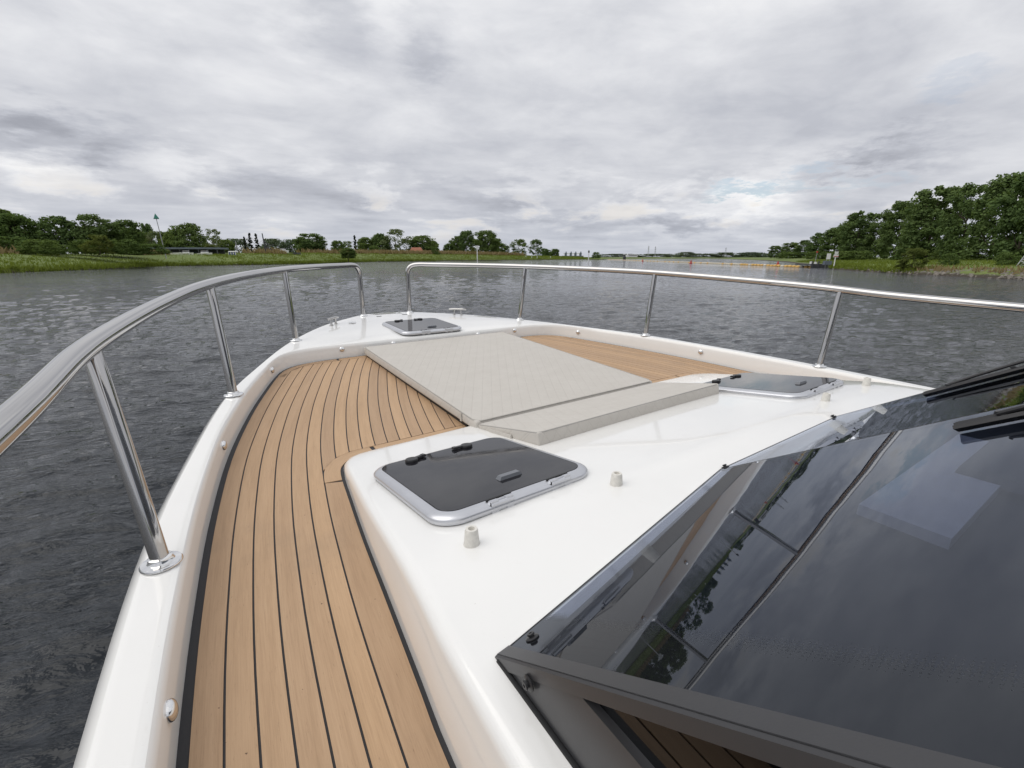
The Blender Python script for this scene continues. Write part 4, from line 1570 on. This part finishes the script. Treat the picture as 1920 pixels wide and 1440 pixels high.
def small_boat(l, d, z, L, label, rz, cabin=True):
    o = thing('stored_boat', label, 'boat', l, d, z, 'white boats laid up by the shed', rz)
    V = []; F = []
    n = 9
    for i in range(n):
        t = i / (n - 1); w = .17 * L * (1 - max(0, (t - .45) / .55) ** 2.2)
        V += [(-L / 2 + L * t, -w, 1.1 + .25 * t), (-L / 2 + L * t, -w * .55, .0 + .3 * t * t), (-L / 2 + L * t, w * .55, .0 + .3 * t * t), (-L / 2 + L * t, w, 1.1 + .25 * t)]
    for i in range(n - 1):
        for j in range(3): F.append((4 * i + j, 4 * i + 4 + j, 4 * i + 5 + j, 4 * i + 1 + j))
        F.append((4 * i + 3, 4 * i + 7, 4 * i + 4, 4 * i))
    F.append((0, 1, 2, 3))
    obj('hull', new_mesh('hull', V, F, 'white_paint', True, sharp=35), o)
    if cabin:
        p = MB().box((-.04 * L, 0, 1.55), (.42 * L, .24 * L, .7), 0, .85); obj('cabin', p.mesh('cabin', 'white_paint'), o)
        p = MB().box((-.04 * L, 0, 1.66), (.40 * L, .245 * L, .25)); obj('cabin_window', p.mesh('cabin_window', 'window_dark'), o)


small_boat(-107.6, 156, 2.5, 4.2, 'white boat laid up at the foot of the beacon pole', R(8))
small_boat(-104.0, 160, 2.5, 5.0, 'longer white boat laid up right of the beacon pole', R(-5))
small_boat(-112.5, 158, 2.6, 3.4, 'small white boat laid up under the shed roof left of the beacon', R(12), False)

# white party tent with blue legs
o = thing('party_tent', 'small white tent with dark blue panels on the left bank', 'tent', -98.6, 167, 3.0)
o.scale = (.58, .58, .62)
p = MB(); p.box((0, 0, 2.1), (4.4, 3.2, .5), 0, .9)
obj('canopy', p.mesh('canopy', 'white_paint'), o)
for x in (-1.55, 0, 1.55):
    p = MB().box((x, -1.4, .9), (.85, .06, 1.8)); obj('panel', p.mesh('panel', 'tarp_blue'), o)
p = MB()
for x in (-2.1, -.75, .75, 2.1): p.box((x, -1.38, .9), (.35, .1, 1.9))
obj('leg', p.mesh('leg', 'white_paint'), o)

# work barge with crane behind the bank
o = thing('work_barge', 'dark work barge with a slim crane mast behind the left bank', 'barge', -106, 200, 2.6, None, R(4))
p = MB().box((0, 0, .7), (30, 5, 1.1)); p.box((-14.8, 0, 1.2), (1.2, 4.6, .5)); p.box((14.4, 0, 1.3), (1.6, 4.6, .7))
obj('hull', p.mesh('hull', 'dark_steel'), o)
p = MB().box((3.5, 0, 2.2), (3.2, 2.6, 1.9)); p.box((2.2, .0, 3.6), (1.4, 1.6, 1.1))
obj('deck_house', p.mesh('deck_house', 'dark_steel'), o)
p = MB(); p.tube([(1.6, 0, 1.4), (1.4, 0, 6.2), (1.2, 0, 9.4)], [.30, .26, .20], 8); p.tube([(1.4, 0, 6.4), (3.6, 0, 4.4), (5.4, 0, 4.9)], [.22, .18, .12], 8)
obj('crane_mast', p.mesh('crane_mast', 'dark_steel', True), o)
p = MB().tube([(-10, 0, 1.2), (-10, 0, 6.4)], [.22, .18], 8)
obj('mooring_post', p.mesh('mooring_post', 'galvanised', True), o)
small_boat(-103.0, 212, 4.2, 5.6, 'white boat standing high beside the crane barge', R(160))


def house(name, label, l, d, z, w, dp, h, rh, wall, roof, wins, rz=0., cat='house'):
    o = thing(name, label, cat, l, d, z, None, rz)
    p = MB().box((0, 0, h / 2), (w, dp, h)); obj('wall', p.mesh('wall', wall), o)
    V = [(-w / 2 - .3, -dp / 2 - .3, h), (w / 2 + .3, -dp / 2 - .3, h), (w / 2 + .3, dp / 2 + .3, h), (-w / 2 - .3, dp / 2 + .3, h), (-w / 2 * .72, 0, h + rh), (w / 2 * .72, 0, h + rh)]
    obj('roof', new_mesh('roof', V, [(0, 1, 5, 4), (1, 2, 5), (2, 3, 4, 5), (3, 0, 4), (3, 2, 1, 0)], roof), o)
    for x in wins:
        p = MB().box((x, -dp / 2 - .02, h * .55), (w * .10, .08, h * .42)); obj('window', p.mesh('window', 'window_dark'), o)
    return o


hs = house('dike_house', 'house with red tiled roof half hidden by trees on the dike', -76.4, 378, 3.6, 10.5, 8, 2.6, 3.6, 'brick_wall', 'roof_tile', (-3, 0, 3))
p = MB().box((2.4, .5, 6.0), (.7, .7, 1.4)); obj('chimney', p.mesh('chimney', 'brick_wall'), hs)
house('lock_house', 'low white house by the water at the right end of the dike', 29, 500, 2.0, 5.2, 4, 2.4, 1.0, 'white_paint', 'blue_grey_steel', (-1.4, 1.4))

# white river sign on the dike
o = thing('river_sign', 'tall white river signpost with a boxed sign on the dike', 'sign', -23.3, 316, 0.)
p = MB().tube([(0, 0, -.5), (0, 0, 8.4)], .30, 10); obj('post', p.mesh('post', 'white_paint', True), o)
p = MB().box((.5, -.1, 8.1), (1.6, .3, 1.5)); p.box((-.4, -.1, 9.2), (1.3, .3, 1.1)); p.box((.8, -.1, 9.4), (.9, .3, .6))
obj('sign_board', p.mesh('sign_board', 'white_paint'), o)
for i, (l, d) in enumerate([(12, 405), (17, 408), (22, 412), (36, 440)]):
    o = thing('marker_post', ['first', 'second', 'third', 'last'][i] + ' white marker post from the left along the dike foot before the lock', 'post', l, d, .2, 'white marker posts before the lock')
    p = MB().tube([(0, 0, -.4), (0, 0, 2.6)], .22, 8); p.box((0, 0, 2.7), (.7, .5, .3)); obj('post', p.mesh('post', 'white_paint', True), o)

# lock with gate towers
o = thing('river_lock', 'distant lock with dark gate machinery and a long white beam', 'lock', 78.5, 610, 1.2)
p = MB().box((0, 0, 5.4), (24, 2, 1.0)); obj('beam', p.mesh('beam', 'white_paint'), o)
for x in (-9, -2.5, 3.5, 10):
    p = MB().box((x, -.4, 3.2), (2.6, 3, 6.6)); p.box((x + .4, -.4, 7.2), (1.2, 1.4, 1.6)); obj('gate_tower', p.mesh('gate_tower', 'blue_grey_steel'), o)
p = MB().box((0, .5, 1.4), (28, 3, 3.0)); obj('lock_wall', p.mesh('lock_wall', 'stone'), o)

# signal mast and islet
o = thing('signal_mast', 'white signal mast with dark lamp head by the islet', 'mast', 71.0, 436, 0.)
p = MB().tube([(0, 0, -.6), (0, 0, 6.2)], .42, 10); obj('post', p.mesh('post', 'white_paint', True), o)
p = MB().box((0, 0, 7.1), (1.3, .8, 1.8)); p.box((0, 0, 8.3), (.5, .5, .6)); obj('lamp_head', p.mesh('lamp_head', 'dark_steel'), o)
V = []; F = []
for k in range(20):
    a = k / 20 * 6.283
    V += [(11 * math.cos(a), 5 * math.sin(a), -.6), (9.5 * math.cos(a), 4.2 * math.sin(a), .8), (4 * math.cos(a), 2 * math.sin(a), 1.1)]
for k in range(20):
    b2 = (k + 1) % 20
    F += [(3 * k, 3 * b2, 3 * b2 + 1, 3 * k + 1), (3 * k + 1, 3 * b2 + 1, 3 * b2 + 2, 3 * k + 2)]
F.append(tuple(range(2, 60, 3)))
tag(obj('islet', new_mesh('islet', V, F, 'meadow', True), None, at(82, 462), (0, 0, -YAW)), 'small green islet by the float line', None, None, 'structure')

# dolphin and white ship far ahead
o = thing('mooring_dolphin', 'dark round mooring dolphin in the water before the float line', 'dolphin', 98, 410, 0.)
p = MB().lathe((0, 0, -.5), [(1.3, 0), (1.3, 3.2), (.9, 3.6), (.9, 5.6), (0, 5.7)], 12); obj('pile', p.mesh('pile', 'dark_steel', True, 40), o)
p = MB().lathe((0, 0, 4.6), [(1.1, 0), (1.1, .7), (0, .8)], 12); obj('cap', p.mesh('cap', 'white_paint', True, 40), o)
o = thing('weir_house', 'low white control house far ahead above the float line', 'house', 142, 560, 1.6)
p = MB().box((0, 0, 2.2), (13, 5, 2.6)); p.box((-2, 0, 4.0), (6, 4, 1.2)); obj('wall', p.mesh('wall', 'white_paint'), o)
p = MB().box((-2, -2.03, 4.0), (5.4, .06, .6)); p.box((1, -2.53, 2.4), (10, .06, .7)); obj('window', p.mesh('window', 'window_dark'), o)

# float line
o = thing('float_line', 'long line of yellow and pale floats closing off the weir channel', 'float line', 90, 440, 0.)
o.rotation_euler = (0, 0, 0)
inv = Vector(o.location)
fm = [MB().lathe((-.75, 0, 0), [(.0, 0), (.30, .05), (.36, .3), (.36, 1.2), (.30, 1.45), (0, 1.5)], 10, (1, 0, 0)).mesh('float', m, True, 50) for m in ('yellow_paint', 'pale_float')]
PF = resample(spline([(69.4, 108.5), (71.2, 128), (73.6, 160), (77.5, 210), (83, 300), (90, 440)], 12), 400)
s = 0.; i = 0; last = PF[0]; acc = 0.; pos = []
dl = np.r_[0, np.cumsum(np.linalg.norm(np.diff(PF, axis=0), axis=1))]
step = 2.0
while s < dl[-1] and len(pos) < 170:
    pos.append((np.interp(s, dl, PF[:, 0]), np.interp(s, dl, PF[:, 1])))
    s += step
for k, (l, d) in enumerate(pos):
    x, y = W2(l, d); x2, y2 = W2(*pos[min(k + 1, len(pos) - 1)]); 
    a = math.atan2(y2 - y, x2 - x) if k < len(pos) - 1 else a
    obj('float', fm[0 if (d < 150 or k % 4 == 0) and k % 5 != 2 else 1], o, Vector((x, y, .10 + .03 * math.sin(k * 1.7))) - inv, (0, .04 * math.sin(k * 2.1), a))
V, F = sweep([Vector((*W2(l, d), .02)) - inv for l, d in pos[::4]], .04, 5)
obj('cable', new_mesh('cable', V, F, 'dark_steel', True), o)

# red buoys
def buoy(l, d, label):
    o = thing('red_buoy', label, 'buoy', l, d, -.1, 'red channel buoys before the float line')
    p = MB().lathe((0, 0, -.3), [(.15, 0), (.58, .15), (.60, .62), (.46, .72)], 14); obj('float_body', p.mesh('float_body', 'red_paint', True, 40), o)
    p = MB().lathe((0, 0, .40), [(.38, 0), (.17, .75), (.11, 1.0), (0, 1.03)], 12); obj('topmark', p.mesh('topmark', 'red_paint', True, 50), o)


buoy(75.7, 272, 'farthest and leftmost of the three red buoys')
buoy(69.4, 182, 'middle one of the three red buoys')
buoy(72.0, 127, 'nearest and rightmost red buoy, close to the jetty')

# jetty end on the right bank with red topped mast
o = thing('jetty', 'dark timber jetty head at the end of the float line', 'jetty', 70.6, 108, 0.)
p = MB().box((0, 2, .75), (4.6, 6, .25)); p.box((0, -1.0, .45), (4.6, .2, .9)); obj('deck', p.mesh('deck', 'dark_steel'), o)
for x in (-2.1, -.7, .7, 2.1):
    p = MB().tube([(x, -1.1, -.8), (x, -1.1, 1.5)], .16, 8); obj('pile', p.mesh('pile', 'dark_steel', True), o)
p = MB().box((-1.6, .2, 1.15), (.5, .4, .55)); p.box((-.6, .2, 1.1), (.4, .4, .45))
obj('bollard', p.mesh('bollard', 'white_paint'), o)
o = thing('jetty_mast', 'thin grey mast with red top standing on the jetty', 'mast', 71.0, 110, .8)
p = MB().tube([(0, 0, 0), (.12, 0, 2.6)], .05, 6); obj('post', p.mesh('post', 'galvanised', True), o)
p = MB().box((.12, 0, 2.75), (.30, .2, .35)); obj('topmark', p.mesh('topmark', 'red_paint'), o)
o = thing('info_board', 'blank white board on two posts near the jetty', 'sign', 68.6, 102, .8)
p = MB().box((0, 0, 1.75), (.85, .06, 1.2)); obj('sign_board', p.mesh('sign_board', 'white_paint'), o)
for x in (-.34, .34):
    p = MB().tube([(x, .05, -.8), (x, .05, 2.2)], .045, 6); obj('leg', p.mesh('leg', 'galvanised', True), o)
p = MB().box((0, .1, .4), (1.5, .8, .8)); obj('cabinet', p.mesh('cabinet', 'blue_grey_steel'), o)
o = thing('channel_sign', 'white post with a stacked white and red sign right of the blank board', 'sign', 67.0, 97.5, .5)
p = MB().tube([(0, 0, -.8), (0, 0, 2.5)], .10, 8); obj('post', p.mesh('post', 'white_paint', True), o)
p = MB().box((0, -.1, 2.15), (.95, .08, .55)); sb = obj('sign_board', p.mesh('sign_board', 'white_paint'), o)
p = MB().box((0, -.15, 2.05), (.95, .03, .14)); obj('red_bar', p.mesh('red_bar', 'red_paint'), sb)
p = MB().box((0, -.1, 2.78), (.7, .08, .5)); obj('upper_board', p.mesh('upper_board', 'white_paint'), o)
p = MB().box((0, -.1, 3.2), (.36, .3, .3)); obj('lamp_head', p.mesh('lamp_head', 'dark_steel'), o)


def lattice(name, label, l, d, z, h, w, group=None, m='galvanised', arms=()):
    o = thing(name, label, 'pylon', l, d, z, group, R(20))
    p = MB()
    n = max(4, int(h / (w * 1.1)))
    r = max(.03, w * .022)
    for sx, sy in ((-1, -1), (1, -1), (1, 1), (-1, 1)):
        p.tube([(sx * w / 2, sy * w / 2, 0), (sx * w * .08, sy * w * .08, h)], r * 1.3, 5)
    for k in range(n):
        t0, t1 = k / n, (k + 1) / n
        a0, a1 = w / 2 * (1 - .84 * t0), w / 2 * (1 - .84 * t1)
        c = [(-1, -1), (1, -1), (1, 1), (-1, 1)]
        for q in range(4):
            s0, s1 = c[q], c[(q + 1) % 4]
            p.tube([(s0[0] * a0, s0[1] * a0, h * t0), (s1[0] * a1, s1[1] * a1, h * t1)], r, 4)
            p.tube([(s1[0] * a0, s1[1] * a0, h * t0), (s0[0] * a1, s0[1] * a1, h * t1)], r, 4)
    obj('lattice', p.mesh('lattice', m), o)
    for t, L in arms:
        p = MB().tube([(-L, 0, h * t), (0, 0, h * t + .4), (L, 0, h * t)], r * 1.6, 4); obj('cross_arm', p.mesh('cross_arm', m), o)


lattice('lattice_mast', 'grey lattice mast standing by the nearest trees at the right edge', 68.8, 62, 1.0, 3.6, 2.2)
G_ = 'power pylons on the horizon'
for l, d, h, lb in ((260, 900, 20, 'left one of the pair of far pylons'), (273, 900, 19, 'right one of the pair of far pylons'), (362, 800, 15, 'single far pylon left of the even topped wood'), (-420, 900, 24, 'far pylon over the left bank meadow')):
    lattice('power_pylon', lb, l, d, 3., h, 3.2, G_, 'galvanised', ((.72, 3.2), (.86, 2.6)))
